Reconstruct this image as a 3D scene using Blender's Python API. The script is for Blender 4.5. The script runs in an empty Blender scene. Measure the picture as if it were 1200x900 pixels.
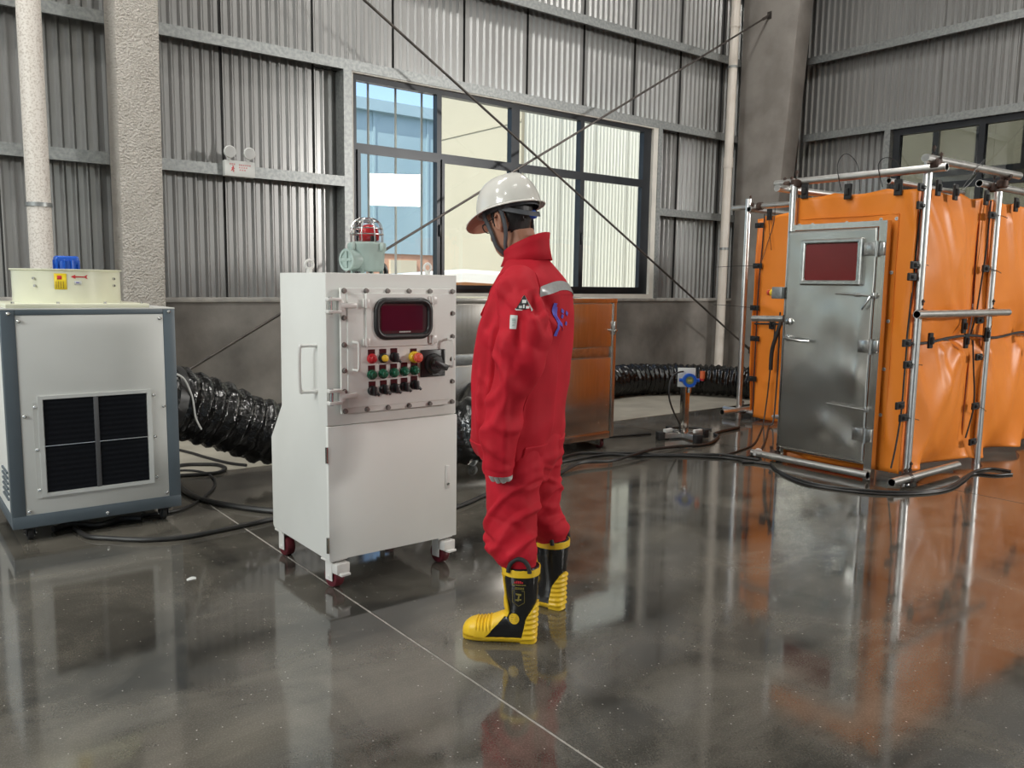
import bpy, bmesh, math, random
from mathutils import Vector, Matrix, noise
from mathutils.bvhtree import BVHTree
import numpy as np

random.seed(7)
SC = bpy.context.scene
COL = SC.collection
R = math.radians

# ------------------------------------------------------------------ camera
def make_camera():
    f, pitch, roll, yaw = 960.74, 0.12076, 0.014074, 0.664268
    fw = Vector((math.sin(yaw)*math.cos(pitch), math.cos(yaw)*math.cos(pitch), -math.sin(pitch)))
    r0 = Vector((math.cos(yaw), -math.sin(yaw), 0)); u0 = r0.cross(fw)
    r = math.cos(roll)*r0 + math.sin(roll)*u0
    u = -math.sin(roll)*r0 + math.cos(roll)*u0
    cd = bpy.data.cameras.new('camera'); co = bpy.data.objects.new('camera', cd); COL.objects.link(co)
    m = Matrix(((r.x, u.x, -fw.x), (r.y, u.y, -fw.y), (r.z, u.z, -fw.z))).to_4x4()
    m.translation = (0, 0, 1.35)
    co.matrix_world = m
    cd.sensor_fit = 'HORIZONTAL'; cd.sensor_width = 36.0; cd.lens = 36.0*f/1200.0
    cd.clip_start = 0.05; cd.clip_end = 300
    SC.camera = co
make_camera()

# ------------------------------------------------------------------ world, sun, exposure
SC.view_settings.view_transform = 'Standard'; SC.view_settings.look = 'None'
SC.view_settings.gamma = 1.0; SC.view_settings.use_curve_mapping = False
SC.view_settings.exposure = 0.0
W = bpy.data.worlds.new('sky'); SC.world = W; W.use_nodes = True
_nt = W.node_tree; _nt.nodes.clear()
_o = _nt.nodes.new('ShaderNodeOutputWorld'); _b = _nt.nodes.new('ShaderNodeBackground'); _s = _nt.nodes.new('ShaderNodeTexSky')
_s.sky_type = 'NISHITA'; _s.sun_disc = False; _s.sun_elevation = R(50); _s.sun_rotation = R(200)
_s.air_density = 1.0; _s.dust_density = 1.5; _s.ozone_density = 2.0
_b.inputs['Strength'].default_value = 0.28
_nt.links.new(_s.outputs[0], _b.inputs[0]); _nt.links.new(_b.outputs[0], _o.inputs[0])
SC.cycles.use_denoising = True
SC.cycles.max_bounces = 10; SC.cycles.diffuse_bounces = 5; SC.cycles.glossy_bounces = 5
SC.cycles.transmission_bounces = 6; SC.cycles.transparent_max_bounces = 12
SC.cycles.sample_clamp_indirect = 8.0

def lamp(name, kind, loc, target, energy, color=(1, 1, 1), size=(1, 1)):
    l = bpy.data.lights.new(name, kind); o = bpy.data.objects.new(name, l); COL.objects.link(o)
    o.location = loc; l.energy = energy; l.color = color
    d = Vector(target) - Vector(loc); o.rotation_euler = d.to_track_quat('-Z', 'Y').to_euler()
    if kind == 'AREA':
        l.shape = 'RECTANGLE'; l.size, l.size_y = size
    return o
_sun = lamp('sun', 'SUN', (0, 0, 30), (9, 4.5, 16.0), 6.8, (1.0, .95, .86)); _sun.data.angle = R(0.6)
# big floodlight standing far off in the annex to the south-east; it is what shines in the window glass
lamp('flood_and_fill_light', 'AREA', (13.15, -7.33, 4.22), (4.6, 7.6, 2.0), 900, (1.0, .97, .92), (1.54, .95))
# rows of high-bay lamps under the hall roof
for _x in (-11.0, -5.0, 1.0, 6.5):
    for _y in (-14.0, -7.0, 0.2, 4.6):
        e = {-11.0: 90, -5.0: 110, 1.0: 45, 6.5: 110}[_x] * (1.5 if _y > 4 else (.6 if _y > 0 else .3))
        lamp('high_bay_and_fill_light', 'AREA', (_x, _y, 7.6), (_x, _y, 0), e, (1.0, .97, .92), (1.5, .5))
lamp('high_bay_and_fill_light', 'AREA', (-0.6, 5.0, 7.6), (-0.6, 5.0, 0), 120, (1.0, .97, .92), (1.5, .5))  # extra unseen lamp, added to brighten the west bay of cladding
# unseen fill light added in the west to brighten the sides facing it
lamp('flood_and_fill_light', 'AREA', (-6.5, 2.4, 4.6), (2.5, 5.0, 1.0), 350, (.96, 1.0, .97), (2.4, 1.6))

# ------------------------------------------------------------------ materials
def mat(name, col, rough=.5, metal=0.0, col2=None, scale=4.0, detail=4.0, stretch=(1, 1, 1), bump=0.0, bscale=None,
        rvar=0.0, spec=.5, coat=0.0, contrast=(.35, .65), bdist=.02):
    m = bpy.data.materials.new(name); m.use_nodes = True
    nt = m.node_tree; N = nt.nodes; L = nt.links; N.clear()
    out = N.new('ShaderNodeOutputMaterial'); p = N.new('ShaderNodeBsdfPrincipled'); L.new(p.outputs[0], out.inputs[0])
    p.inputs['Base Color'].default_value = (*col, 1); p.inputs['Roughness'].default_value = rough
    p.inputs['Metallic'].default_value = metal; p.inputs['Specular IOR Level'].default_value = spec
    if coat:
        p.inputs['Coat Weight'].default_value = coat; p.inputs['Coat Roughness'].default_value = .08
    tc = N.new('ShaderNodeTexCoord'); mp = N.new('ShaderNodeMapping'); L.new(tc.outputs['Object'], mp.inputs[0])
    mp.inputs['Scale'].default_value = stretch
    if col2 is None: col2 = tuple(c*.86 for c in col)
    nz = N.new('ShaderNodeTexNoise'); nz.inputs['Scale'].default_value = scale; nz.inputs['Detail'].default_value = detail
    L.new(mp.outputs[0], nz.inputs['Vector'])
    cr = N.new('ShaderNodeValToRGB'); cr.color_ramp.elements[0].position = contrast[0]; cr.color_ramp.elements[1].position = contrast[1]
    cr.color_ramp.elements[0].color = (*col, 1); cr.color_ramp.elements[1].color = (*col2, 1)
    L.new(nz.outputs['Fac'], cr.inputs[0]); L.new(cr.outputs[0], p.inputs['Base Color'])
    if rvar:
        mr = N.new('ShaderNodeMapRange'); mr.inputs[1].default_value = .3; mr.inputs[2].default_value = .7
        mr.inputs[3].default_value = max(.02, rough-rvar); mr.inputs[4].default_value = rough+rvar
        L.new(nz.outputs['Fac'], mr.inputs[0]); L.new(mr.outputs[0], p.inputs['Roughness'])
    if bump:
        b = N.new('ShaderNodeBump'); b.inputs['Strength'].default_value = bump; b.inputs['Distance'].default_value = bdist
        n2 = N.new('ShaderNodeTexNoise'); n2.inputs['Scale'].default_value = bscale or scale*4; n2.inputs['Detail'].default_value = 3
        L.new(mp.outputs[0], n2.inputs['Vector']); L.new(n2.outputs['Fac'], b.inputs['Height']); L.new(b.outputs[0], p.inputs['Normal'])
    return m

def glass(name, tint=(1, 1, 1), rough=0.0, refl=1.0):
    m = bpy.data.materials.new(name); m.use_nodes = True
    nt = m.node_tree; N = nt.nodes; L = nt.links; N.clear()
    out = N.new('ShaderNodeOutputMaterial'); mx = N.new('ShaderNodeMixShader'); t = N.new('ShaderNodeBsdfTransparent'); g = N.new('ShaderNodeBsdfGlossy')
    fr = N.new('ShaderNodeFresnel'); geo = N.new('ShaderNodeNewGeometry'); io = N.new('ShaderNodeMapRange')
    io.inputs[3].default_value = 1.5; io.inputs[4].default_value = 1/1.5; L.new(geo.outputs['Backfacing'], io.inputs[0]); L.new(io.outputs[0], fr.inputs[0])
    mul = N.new('ShaderNodeMath'); mul.operation = 'MULTIPLY'; mul.inputs[1].default_value = refl; mul.use_clamp = True
    nz = N.new('ShaderNodeTexNoise'); nz.inputs['Scale'].default_value = 3.0
    cr = N.new('ShaderNodeValToRGB'); cr.color_ramp.elements[0].color = (*tint, 1); cr.color_ramp.elements[1].color = (*[c*.97 for c in tint], 1)
    tc = N.new('ShaderNodeTexCoord'); L.new(tc.outputs['Object'], nz.inputs['Vector']); L.new(nz.outputs['Fac'], cr.inputs[0]); L.new(cr.outputs[0], t.inputs[0])
    g.inputs['Roughness'].default_value = rough
    L.new(fr.outputs[0], mul.inputs[0]); L.new(mul.outputs[0], mx.inputs[0]); L.new(t.outputs[0], mx.inputs[1]); L.new(g.outputs[0], mx.inputs[2]); L.new(mx.outputs[0], out.inputs[0])
    return m

M = {}
M['clad'] = mat('wall_cladding_steel', (.37, .37, .365), .30, .6, (.32, .32, .315), 1.5, stretch=(1, 1, .2))
M['clad_dark'] = mat('wall_backing', (.05, .05, .05), .8)
M['galv'] = mat('galvanised_steel', (.36, .375, .37), .42, .6, (.26, .275, .275), 30, 2, bump=.05, bscale=60)
M['concrete'] = mat('dado_concrete', (.12, .111, .101), .75, 0, (.30, .278, .252), 1.7, 8, bump=.15, bscale=18, contrast=(.34, .72))
M['ledge'] = mat('ledge_mortar', (.42, .40, .37), .8, 0, (.30, .29, .27), 9, bump=.2, bscale=30)
M['stucco'] = mat('stucco_paint', (.62, .58, .53), .55, 0, (.56, .52, .47), 6, bump=1.0, bscale=62, bdist=.045)
M['colconc'] = mat('column_concrete', (.33, .305, .28), .7, 0, (.24, .22, .20), 3, 6, bump=.1)
M['pvc'] = mat('pipe_pvc', (.74, .69, .63), .4, 0, (.66, .60, .53), 3)
M['pvc_spot'] = mat('pipe_spotted', (.70, .66, .61), .5, 0, (.52, .47, .42), 75, 2, contrast=(.50, .62))
M['rod'] = mat('rod_steel', (.07, .062, .058), .5, .6, (.11, .095, .085), 8)
M['frame'] = mat('window_aluminium', (.022, .025, .03), .35, .3, (.03, .033, .038), 5)
M['cream'] = mat('trim_cream', (.72, .70, .64), .5, 0, (.64, .62, .57), 5)
M['glass'] = glass('window_glass', (.97, .99, .98))
M['glass_dim'] = glass('window_glass_darkened', (.46, .48, .47), refl=1.8)  # clear glass darkened in its colour to stand for dark hall reflections
M['white'] = mat('powder_coat_white', (.74, .745, .71), .52, 0, (.71, .715, .68), 3, bump=.03, bscale=260, bdist=.003)
M['white_gloss'] = mat('white_enamel', (.72, .71, .68), .3, 0, (.66, .65, .62), 6)
M['boltgrey'] = mat('bolt_grey', (.26, .24, .22), .4, .35, (.20, .185, .17), 40)
M['steel'] = mat('bright_steel', (.62, .62, .60), .25, 1.0, (.48, .48, .47), 30)
M['black'] = mat('black_plastic', (.012, .012, .013), .38, 0, (.018, .018, .018), 12)
M['black_matte'] = mat('black_rubber', (.016, .016, .017), .65, 0, (.028, .027, .026), 10)
M['cable'] = mat('cable_rubber', (.012, .012, .012), .45, 0, (.022, .021, .02), 14)
M['screen'] = mat('screen_glass', (.07, .035, .04), .12, 0, (.06, .03, .035), 4, coat=.8)  # dark glass with a red cast, the suit's reflection put into the colour
M['screen_refl'] = mat('display_red_reflection', (.085, .010, .026), .12, 0, (.07, .009, .022), 4)  # dark display; its red is the suit's reflection, painted in
M['red_btn'] = mat('red_button', (.55, .02, .03), .3, 0, (.45, .015, .02), 5)
M['green_btn'] = mat('green_button', (.01, .10, .055), .22, 0, (.012, .12, .065), 5)
M['yellow_btn'] = mat('yellow_button', (.85, .58, .04), .35, 0, (.8, .52, .03), 5)
M['estop'] = mat('stop_mushroom', (.72, .10, .06), .35, 0, (.66, .08, .05), 5)
M['plate'] = mat('name_plate', (.07, .018, .02), .2, 0, (.05, .012, .015), 5)  # black gloss plates; the red they reflect is put into the colour
M['maroon'] = mat('wheel_maroon', (.12, .012, .02), .4, 0, (.09, .01, .015), 8)
M['beacon'] = mat('beacon_green', (.36, .45, .42), .4, 0, (.32, .41, .38), 6)
M['bluegrey'] = mat('frame_bluegrey', (.085, .11, .13), .42, 0, (.095, .12, .14), 4)
M['lightgrey'] = mat('panel_grey', (.60, .605, .58), .42, 0, (.57, .575, .55), 3)
M['lensgrey'] = mat('lens_grey', (.42, .42, .41), .3)
M['filter'] = mat('filter_mesh', (.004, .005, .008), .8, 0, (.006, .007, .010), 60, spec=.2)
M['fan'] = mat('fan_cream', (.74, .74, .58), .32, 0, (.70, .70, .54), 4)
M['blue'] = mat('motor_blue', (.012, .10, .52), .3, 0, (.01, .08, .42), 6)
M['label_y'] = mat('label_yellow', (.82, .62, .02), .5, 0, (.78, .58, .02), 6)
M['red'] = mat('print_red', (.62, .03, .04), .5)
M['pinkred'] = mat('print_faded_red', (.62, .27, .27), .6)
M['paper'] = mat('paper_white', (.66, .67, .65), .6)
M['duct'] = mat('duct_film', (.004, .004, .0045), .13, 0, (.007, .007, .007), 7, bump=.6, bscale=22, bdist=.02, spec=.6)
M['ss'] = mat('stainless_sheet', (.74, .70, .65), .22, 1.0, (.64, .61, .56), 5, stretch=(12, 12, .6), bump=.02, bscale=8)
M['ss_door'] = mat('stainless_dented', (.66, .655, .62), .27, 1.0, (.56, .555, .52), 3, 1)
M['tube'] = mat('scaffold_tube', (.82, .81, .79), .33, 1.0, (.70, .69, .67), 12)
M['rust'] = mat('coupler_rust', (.10, .06, .045), .6, .5, (.05, .035, .03), 25)
M['tarp'] = mat('tarpaulin_orange', (.88, .265, .030), .42, 0, (.83, .235, .024), 2.5, bump=.06, bscale=9, spec=.4)
M['darkred'] = mat('red_glass', (.17, .006, .008), .15, 0, (.14, .005, .006), 3)
M['suit'] = mat('coverall_red', (.52, .011, .026), .72, 0, (.44, .009, .020), 9, bump=.10, bscale=420, bdist=.002, spec=.25)
M['tape'] = mat('reflective_tape', (.36, .37, .37), .35, .3, (.42, .43, .43), 90)
M['bluetext'] = mat('print_blue', (.10, .09, .55), .6)
M['skin'] = mat('skin', (.46, .235, .155), .5, 0, (.40, .19, .12), 14, spec=.4)
M['hair'] = mat('hair_black', (.012, .011, .011), .45, 0, (.022, .02, .019), 60, stretch=(1, 1, .2), bump=.4, bscale=120, bdist=.004)
M['helmet'] = mat('helmet_white', (.71, .69, .64), .18, 0, (.69, .67, .62), 4, coat=.4)
M['helmet_in'] = mat('helmet_peak_underside', (.60, .36, .26), .5, 0, (.56, .33, .23), 4)
M['strap'] = mat('strap_grey', (.07, .073, .082), .6, 0, (.10, .105, .115), 30)
M['glove'] = mat('glove_grey', (.52, .53, .51), .7, 0, (.46, .47, .45), 40)
M['boot'] = mat('boot_black', (.010, .010, .011), .25, 0, (.014, .014, .014), 8)
M['boot_y'] = mat('boot_yellow', (.86, .56, .025), .38, 0, (.80, .50, .02), 8)
M['gold'] = mat('print_gold', (.30, .24, .05), .5)
M['ext_blue'] = mat('ext_blue_cladding', (.33, .45, .50), .5, 0, (.28, .40, .455), .4)
M['ext_brown'] = mat('ext_brick_brown', (.52, .31, .22), .8, 0, (.46, .27, .19), 2)
M['ext_cream'] = mat('ext_cream_render', (.56, .52, .40), .8, 0, (.52, .48, .365), .6)
M['ext_clad'] = mat('ext_white_cladding', (.86, .87, .78), .5, 0, (.83, .84, .75), .6)
M['ext_ground'] = mat('ext_asphalt', (.45, .44, .41), .9, 0, (.38, .37, .35), 1)
M['car_white'] = mat('car_paint', (.85, .85, .83), .2, 0, (.83, .83, .81), 2, coat=.6)
M['car_glass'] = mat('car_glass', (.40, .20, .10), .12, 0, (.34, .16, .08), 2)
M['hall'] = mat('hall_panel', (.50, .49, .46), .6, 0, (.45, .44, .42), .5)
M['roof'] = mat('roof_sheet', (.55, .55, .53), .6, 0, (.5, .5, .48), .5)
M['joint'] = mat('joint_filler', (.40, .38, .35), .6, 0, (.28, .265, .24), 20)
M['strip'] = mat('rough_screed', (.40, .375, .31), .75, 0, (.31, .29, .24), 3, 8, bump=.15)

def floor_mat():
    m = bpy.data.materials.new('polished_concrete'); m.use_nodes = True
    nt = m.node_tree; N = nt.nodes; L = nt.links; N.clear()
    out = N.new('ShaderNodeOutputMaterial'); p = N.new('ShaderNodeBsdfPrincipled'); L.new(p.outputs[0], out.inputs[0])
    tc = N.new('ShaderNodeTexCoord'); mp = N.new('ShaderNodeMapping'); mp.inputs['Scale'].default_value = (1.0, .8, 1); mp.inputs['Rotation'].default_value = (0, 0, R(35))
    L.new(tc.outputs['Object'], mp.inputs[0])
    n1 = N.new('ShaderNodeTexNoise'); n1.inputs['Scale'].default_value = 2.1; n1.inputs['Detail'].default_value = 9; n1.inputs['Roughness'].default_value = .62; n1.inputs['Distortion'].default_value = .7
    n5 = N.new('ShaderNodeTexNoise'); n5.inputs['Scale'].default_value = .75; n5.inputs['Detail'].default_value = 5; n5.inputs['Roughness'].default_value = .6; n5.inputs['Distortion'].default_value = 1.2
    mp2 = N.new('ShaderNodeMapping'); mp2.inputs['Scale'].default_value = (.7, 1.9, 1); mp2.inputs['Rotation'].default_value = (0, 0, R(-20)); L.new(tc.outputs['Object'], mp2.inputs[0]); L.new(mp2.outputs[0], n5.inputs['Vector'])
    n2 = N.new('ShaderNodeTexNoise'); n2.inputs['Scale'].default_value = 190; n2.inputs['Detail'].default_value = 2
    v = N.new('ShaderNodeTexVoronoi'); v.inputs['Scale'].default_value = 30; v.feature = 'F1'
    for n in (n1, n2, v): L.new(mp.outputs[0], n.inputs['Vector'])
    c1 = N.new('ShaderNodeValToRGB'); c1.color_ramp.elements[0].position = .38; c1.color_ramp.elements[1].position = .64
    c1.color_ramp.elements[0].color = (.016, .0155, .0135, 1); c1.color_ramp.elements[1].color = (.138, .126, .103, 1)
    avg = N.new('ShaderNodeMix'); avg.data_type = 'FLOAT'; avg.inputs[0].default_value = .5
    L.new(n1.outputs['Fac'], avg.inputs[2]); L.new(n5.outputs['Fac'], avg.inputs[3]); L.new(avg.outputs[0], c1.inputs[0])
    c2 = N.new('ShaderNodeValToRGB'); c2.color_ramp.elements[0].position = .45; c2.color_ramp.elements[1].position = .78
    c2.color_ramp.elements[0].color = (0, 0, 0, 1); c2.color_ramp.elements[1].color = (.05, .048, .044, 1)
    L.new(n2.outputs['Fac'], c2.inputs[0])
    ad = N.new('ShaderNodeMix'); ad.data_type = 'RGBA'; ad.blend_type = 'ADD'; ad.inputs[0].default_value = 1.0
    L.new(c1.outputs[0], ad.inputs[6]); L.new(c2.outputs[0], ad.inputs[7])
    c3 = N.new('ShaderNodeValToRGB'); c3.color_ramp.elements[0].position = .05; c3.color_ramp.elements[1].position = .085
    c3.color_ramp.elements[0].color = (.30, .29, .27, 1); c3.color_ramp.elements[1].color = (0, 0, 0, 1)
    L.new(v.outputs['Distance'], c3.inputs[0])
    a2 = N.new('ShaderNodeMix'); a2.data_type = 'RGBA'; a2.blend_type = 'ADD'; a2.inputs[0].default_value = 1.0
    L.new(ad.outputs[2], a2.inputs[6]); L.new(c3.outputs[0], a2.inputs[7]); L.new(a2.outputs[2], p.inputs['Base Color'])
    mr = N.new('ShaderNodeMapRange'); mr.inputs[1].default_value = .3; mr.inputs[2].default_value = .7; mr.inputs[3].default_value = .05; mr.inputs[4].default_value = .12
    L.new(n1.outputs['Fac'], mr.inputs[0]); L.new(mr.outputs[0], p.inputs['Roughness'])
    p.inputs['IOR'].default_value = 1.95
    b = N.new('ShaderNodeBump'); b.inputs['Strength'].default_value = .025; b.inputs['Distance'].default_value = .01
    n4 = N.new('ShaderNodeTexNoise'); n4.inputs['Scale'].default_value = 5; n4.inputs['Detail'].default_value = 2; L.new(mp.outputs[0], n4.inputs['Vector'])
    L.new(n4.outputs['Fac'], b.inputs['Height']); L.new(b.outputs[0], p.inputs['Normal'])
    return m
M['floor'] = floor_mat()

# ------------------------------------------------------------------ mesh helpers
class G:
    def __init__(s): s.v = []; s.f = []; s.mi = []
    def add(s, vs, fs):
        o = len(s.v); s.v += [tuple(v) for v in vs]; s.f += [tuple(i+o for i in f) for f in fs]; return s
    def box(s, a, b, m=None):
        (x0, y0, z0), (x1, y1, z1) = a, b
        vs = [(x0, y0, z0), (x1, y0, z0), (x1, y1, z0), (x0, y1, z0), (x0, y0, z1), (x1, y0, z1), (x1, y1, z1), (x0, y1, z1)]
        if m is not None: vs = [m @ Vector(v) for v in vs]
        return s.add(vs, [(0, 3, 2, 1), (4, 5, 6, 7), (0, 1, 5, 4), (1, 2, 6, 5), (2, 3, 7, 6), (3, 0, 4, 7)])
    def rbox(s, a, b, r=.005, seg=2, m=None):
        bm = bmesh.new(); bmesh.ops.create_cube(bm, size=1)
        a, b = Vector(a), Vector(b); c = (a+b)/2; d = b-a
        for v in bm.verts: v.co = Vector((v.co.x*d.x, v.co.y*d.y, v.co.z*d.z)) + c
        bmesh.ops.bevel(bm, geom=list(bm.edges), offset=r, segments=seg, profile=.5, affect='EDGES', clamp_overlap=True)
        return s.frombm(bm, m)
    def frombm(s, bm, m=None):
        bm.verts.index_update()
        vs = [(m @ v.co) if m is not None else v.co.copy() for v in bm.verts]
        fs = [tuple(v.index for v in f.verts) for f in bm.faces]
        bm.free(); return s.add(vs, fs)
    def tube(s, path, r, n=10, caps=True, squash=None):
        P = [Vector(p) for p in path]; k = len(P)
        rr = r if isinstance(r, (list, tuple)) else [r]*k
        T = []
        for i in range(k):
            t = P[min(i+1, k-1)] - P[max(i-1, 0)]; T.append(t.normalized() if t.length > 1e-9 else Vector((0, 0, 1)))
        up = Vector((0, 0, 1)) if abs(T[0].z) < .9 else Vector((1, 0, 0))
        nrm = (up - T[0]*up.dot(T[0])).normalized()
        vs = []; fs = []
        for i in range(k):
            nrm = (nrm - T[i]*nrm.dot(T[i]));
            nrm = nrm.normalized() if nrm.length > 1e-6 else T[i].orthogonal().normalized()
            bn = T[i].cross(nrm)
            for j in range(n):
                a = 2*math.pi*j/n; vs.append(P[i] + (nrm*math.cos(a) + bn*math.sin(a))*rr[i])
        for i in range(k-1):
            for j in range(n):
                j2 = (j+1) % n; fs.append((i*n+j, i*n+j2, (i+1)*n+j2, (i+1)*n+j))
        if caps: fs.append(tuple(range(n-1, -1, -1))); fs.append(tuple((k-1)*n+j for j in range(n)))
        return s.add(vs, fs)
    def cyl(s, a, b, r, n=16, r2=None): return s.tube([a, b], [r, r if r2 is None else r2], n)
    def pipe(s, a, b, r, t=.004, n=16):
        a, b = Vector(a), Vector(b); d = (b-a).normalized()
        return s.tube([a+d*.02, a, a, b, b, b-d*.02], [r-t, r-t, r, r, r-t, r-t], n, caps=True)
    def lathe(s, prof, c=(0, 0, 0), axis='z', n=28, m=None):
        vs = []; fs = []; k = len(prof)
        for (r, h) in prof:
            for j in range(n):
                a = 2*math.pi*j/n; x, y = r*math.cos(a), r*math.sin(a)
                p = {'z': (x, y, h), 'y': (x, h, y), 'x': (h, x, y)}[axis]
                p = Vector(p) + Vector(c)
                vs.append(m @ p if m is not None else p)
        for i in range(k-1):
            for j in range(n):
                j2 = (j+1) % n; fs.append((i*n+j, i*n+j2, (i+1)*n+j2, (i+1)*n+j))
        if prof[0][0] > 1e-6: fs.append(tuple(range(n-1, -1, -1)))
        if prof[-1][0] > 1e-6: fs.append(tuple((k-1)*n+j for j in range(n)))
        return s.add(vs, fs)
    def ball(s, c, r, n=16, m=12, mt=None):
        rx, ry, rz = r if isinstance(r, (list, tuple)) else (r, r, r)
        vs = []; fs = []
        for i in range(1, m):
            t = math.pi*i/m
            for j in range(n):
                a = 2*math.pi*j/n; vs.append(Vector((c[0]+rx*math.sin(t)*math.cos(a), c[1]+ry*math.sin(t)*math.sin(a), c[2]+rz*math.cos(t))))
        vs.append(Vector((c[0], c[1], c[2]+rz))); vs.append(Vector((c[0], c[1], c[2]-rz)))
        for i in range(m-2):
            for j in range(n):
                j2 = (j+1) % n; fs.append((i*n+j, (i+1)*n+j, (i+1)*n+j2, i*n+j2))
        t = (m-1)*n
        for j in range(n):
            fs.append((t, j, (j+1) % n)); fs.append((t+1, (m-2)*n+(j+1) % n, (m-2)*n+j))
        if mt is not None: vs = [mt @ v for v in vs]
        return s.add(vs, fs)
    def loft(s, rings, caps=True):
        n = len(rings[0]); k = len(rings); vs = [v for r in rings for v in r]; fs = []
        for i in range(k-1):
            for j in range(n):
                j2 = (j+1) % n; fs.append((i*n+j, i*n+j2, (i+1)*n+j2, (i+1)*n+j))
        if caps: fs.append(tuple(range(n-1, -1, -1))); fs.append(tuple((k-1)*n+j for j in range(n)))
        return s.add(vs, fs)
    def extr(s, poly, axis, a, b):
        n = len(poly)
        def P(q, h): return {'x': (h, q[0], q[1]), 'y': (q[0], h, q[1]), 'z': (q[0], q[1], h)}[axis]
        vs = [P(q, a) for q in poly] + [P(q, b) for q in poly]
        fs = [(i, (i+1) % n, n+(i+1) % n, n+i) for i in range(n)] + [tuple(range(n-1, -1, -1)), tuple(range(n, 2*n))]
        return s.add(vs, fs)
    def grid(s, fn, nu, nv):
        vs = [fn(i/nu, j/nv) for j in range(nv+1) for i in range(nu+1)]
        fs = [(j*(nu+1)+i, j*(nu+1)+i+1, (j+1)*(nu+1)+i+1, (j+1)*(nu+1)+i) for j in range(nv) for i in range(nu)]
        return s.add(vs, fs)
    def bars(s, xs, zs, skip, plane, d0, d1):
        """one connected slab with rectangular holes; plane 'y' -> (x,z) cells, 'x' -> (y,z) cells"""
        bm = bmesh.new(); V = {}
        def P(u, w, d): return {'y': (u, d, w), 'x': (d, u, w), 'z': (u, w, d)}[plane]
        def vert(i, j, k):
            if (i, j, k) not in V: V[(i, j, k)] = bm.verts.new(P(xs[i], zs[j], (d0, d1)[k]))
            return V[(i, j, k)]
        nx, nz = len(xs)-1, len(zs)-1
        full = lambda i, j: 0 <= i < nx and 0 <= j < nz and (i, j) not in skip
        for i in range(nx):
            for j in range(nz):
                if not full(i, j): continue
                bm.faces.new([vert(i, j, 0), vert(i+1, j, 0), vert(i+1, j+1, 0), vert(i, j+1, 0)])
                bm.faces.new([vert(i, j+1, 1), vert(i+1, j+1, 1), vert(i+1, j, 1), vert(i, j, 1)])
                for (di, dj, p, q) in ((-1, 0, (i, j), (i, j+1)), (1, 0, (i+1, j), (i+1, j+1)), (0, -1, (i, j), (i+1, j)), (0, 1, (i, j+1), (i+1, j+1))):
                    if not full(i+di, j+dj): bm.faces.new([vert(*p, 0), vert(*q, 0), vert(*q, 1), vert(*p, 1)])
        bmesh.ops.recalc_face_normals(bm, faces=bm.faces)
        return s.frombm(bm)
    def xf(s, m): s.v = [tuple(m @ Vector(v)) for v in s.v]; return s

def obj(name, g, material, parent=None, smooth=35, world=True, mesh=None, fix=True):
    """link g as ONE mesh object; coordinates are world ones (minus the root's place) unless world=False"""
    if mesh is None:
        me = bpy.data.meshes.new(name)
        off = Vector((0, 0, 0))
        if parent is not None and world:
            q = parent
            while q is not None: off += q.location; q = q.parent
        me.from_pydata([tuple(Vector(v)-off) for v in g.v], [], g.f)
        if fix:
            bm = bmesh.new(); bm.from_mesh(me); bmesh.ops.recalc_face_normals(bm, faces=bm.faces); bm.to_mesh(me); bm.free()
        me.validate(); me.update()
    else: me = mesh
    if not me.materials: me.materials.append(material)
    if smooth:
        me.polygons.foreach_set('use_smooth', [True]*len(me.polygons))
        me.set_sharp_from_angle(angle=R(smooth))
    o = bpy.data.objects.new(name, me); COL.objects.link(o)
    if parent is not None: o.parent = parent
    return o
def tag(o, label, cat=None, group=None, kind=None):
    if label: o['label'] = label
    if cat: o['category'] = cat
    if group: o['group'] = group
    if kind: o['kind'] = kind
    return o
def thing(name, label, cat, loc=(0, 0, 0), group=None, rz=0):
    o = bpy.data.objects.new(name, None); COL.objects.link(o); o.location = loc; o.rotation_euler = (0, 0, rz)
    o.empty_display_size = .1
    return tag(o, label, cat, group)
def dup(o, dloc, parent=None):
    c = o.copy(); COL.objects.link(c); c.location = o.location + Vector(dloc)
    if parent is not None: c.parent = parent
    for ch in list(o.children):
        d = ch.copy(); COL.objects.link(d); d.parent = c
    return c
def struct(name, g, m, parent=None, **k):
    o = obj(name, g, m, parent, **k)
    if parent is None: o['kind'] = 'structure'
    return o
def spline(pts, n=8):
    P = [Vector(p) for p in pts]; out = []
    for i in range(len(P)-1):
        p0, p1, p2, p3 = P[max(i-1, 0)], P[i], P[i+1], P[min(i+2, len(P)-1)]
        for k in range(n):
            t = k/n; out.append(.5*((2*p1) + (p2-p0)*t + (2*p0-5*p1+4*p2-p3)*t*t + (3*p1-p0-3*p2+p3)*t**3))
    out.append(P[-1]); return out
def fuse(g, voxel, smooth=4, fac=.5):
    me = bpy.data.meshes.new('tmp'); me.from_pydata(g.v, [], g.f)
    bm = bmesh.new(); bm.from_mesh(me); bmesh.ops.recalc_face_normals(bm, faces=bm.faces); bm.to_mesh(me); bm.free()
    o = bpy.data.objects.new('tmp', me); COL.objects.link(o)
    r = o.modifiers.new('r', 'REMESH'); r.mode = 'VOXEL'; r.voxel_size = voxel
    if smooth: sm = o.modifiers.new('s', 'SMOOTH'); sm.iterations = smooth; sm.factor = fac
    dg = bpy.context.evaluated_depsgraph_get(); ev = o.evaluated_get(dg)
    out = bpy.data.meshes.new_from_object(ev, depsgraph=dg)
    COL.objects.unlink(o); bpy.data.objects.remove(o); bpy.data.meshes.remove(me)
    return out
def displace(me, fn):
    no = [v.normal.copy() for v in me.vertices]
    for v, n in zip(me.vertices, no): v.co = v.co + n*fn(v.co, n)
    me.update()
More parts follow.
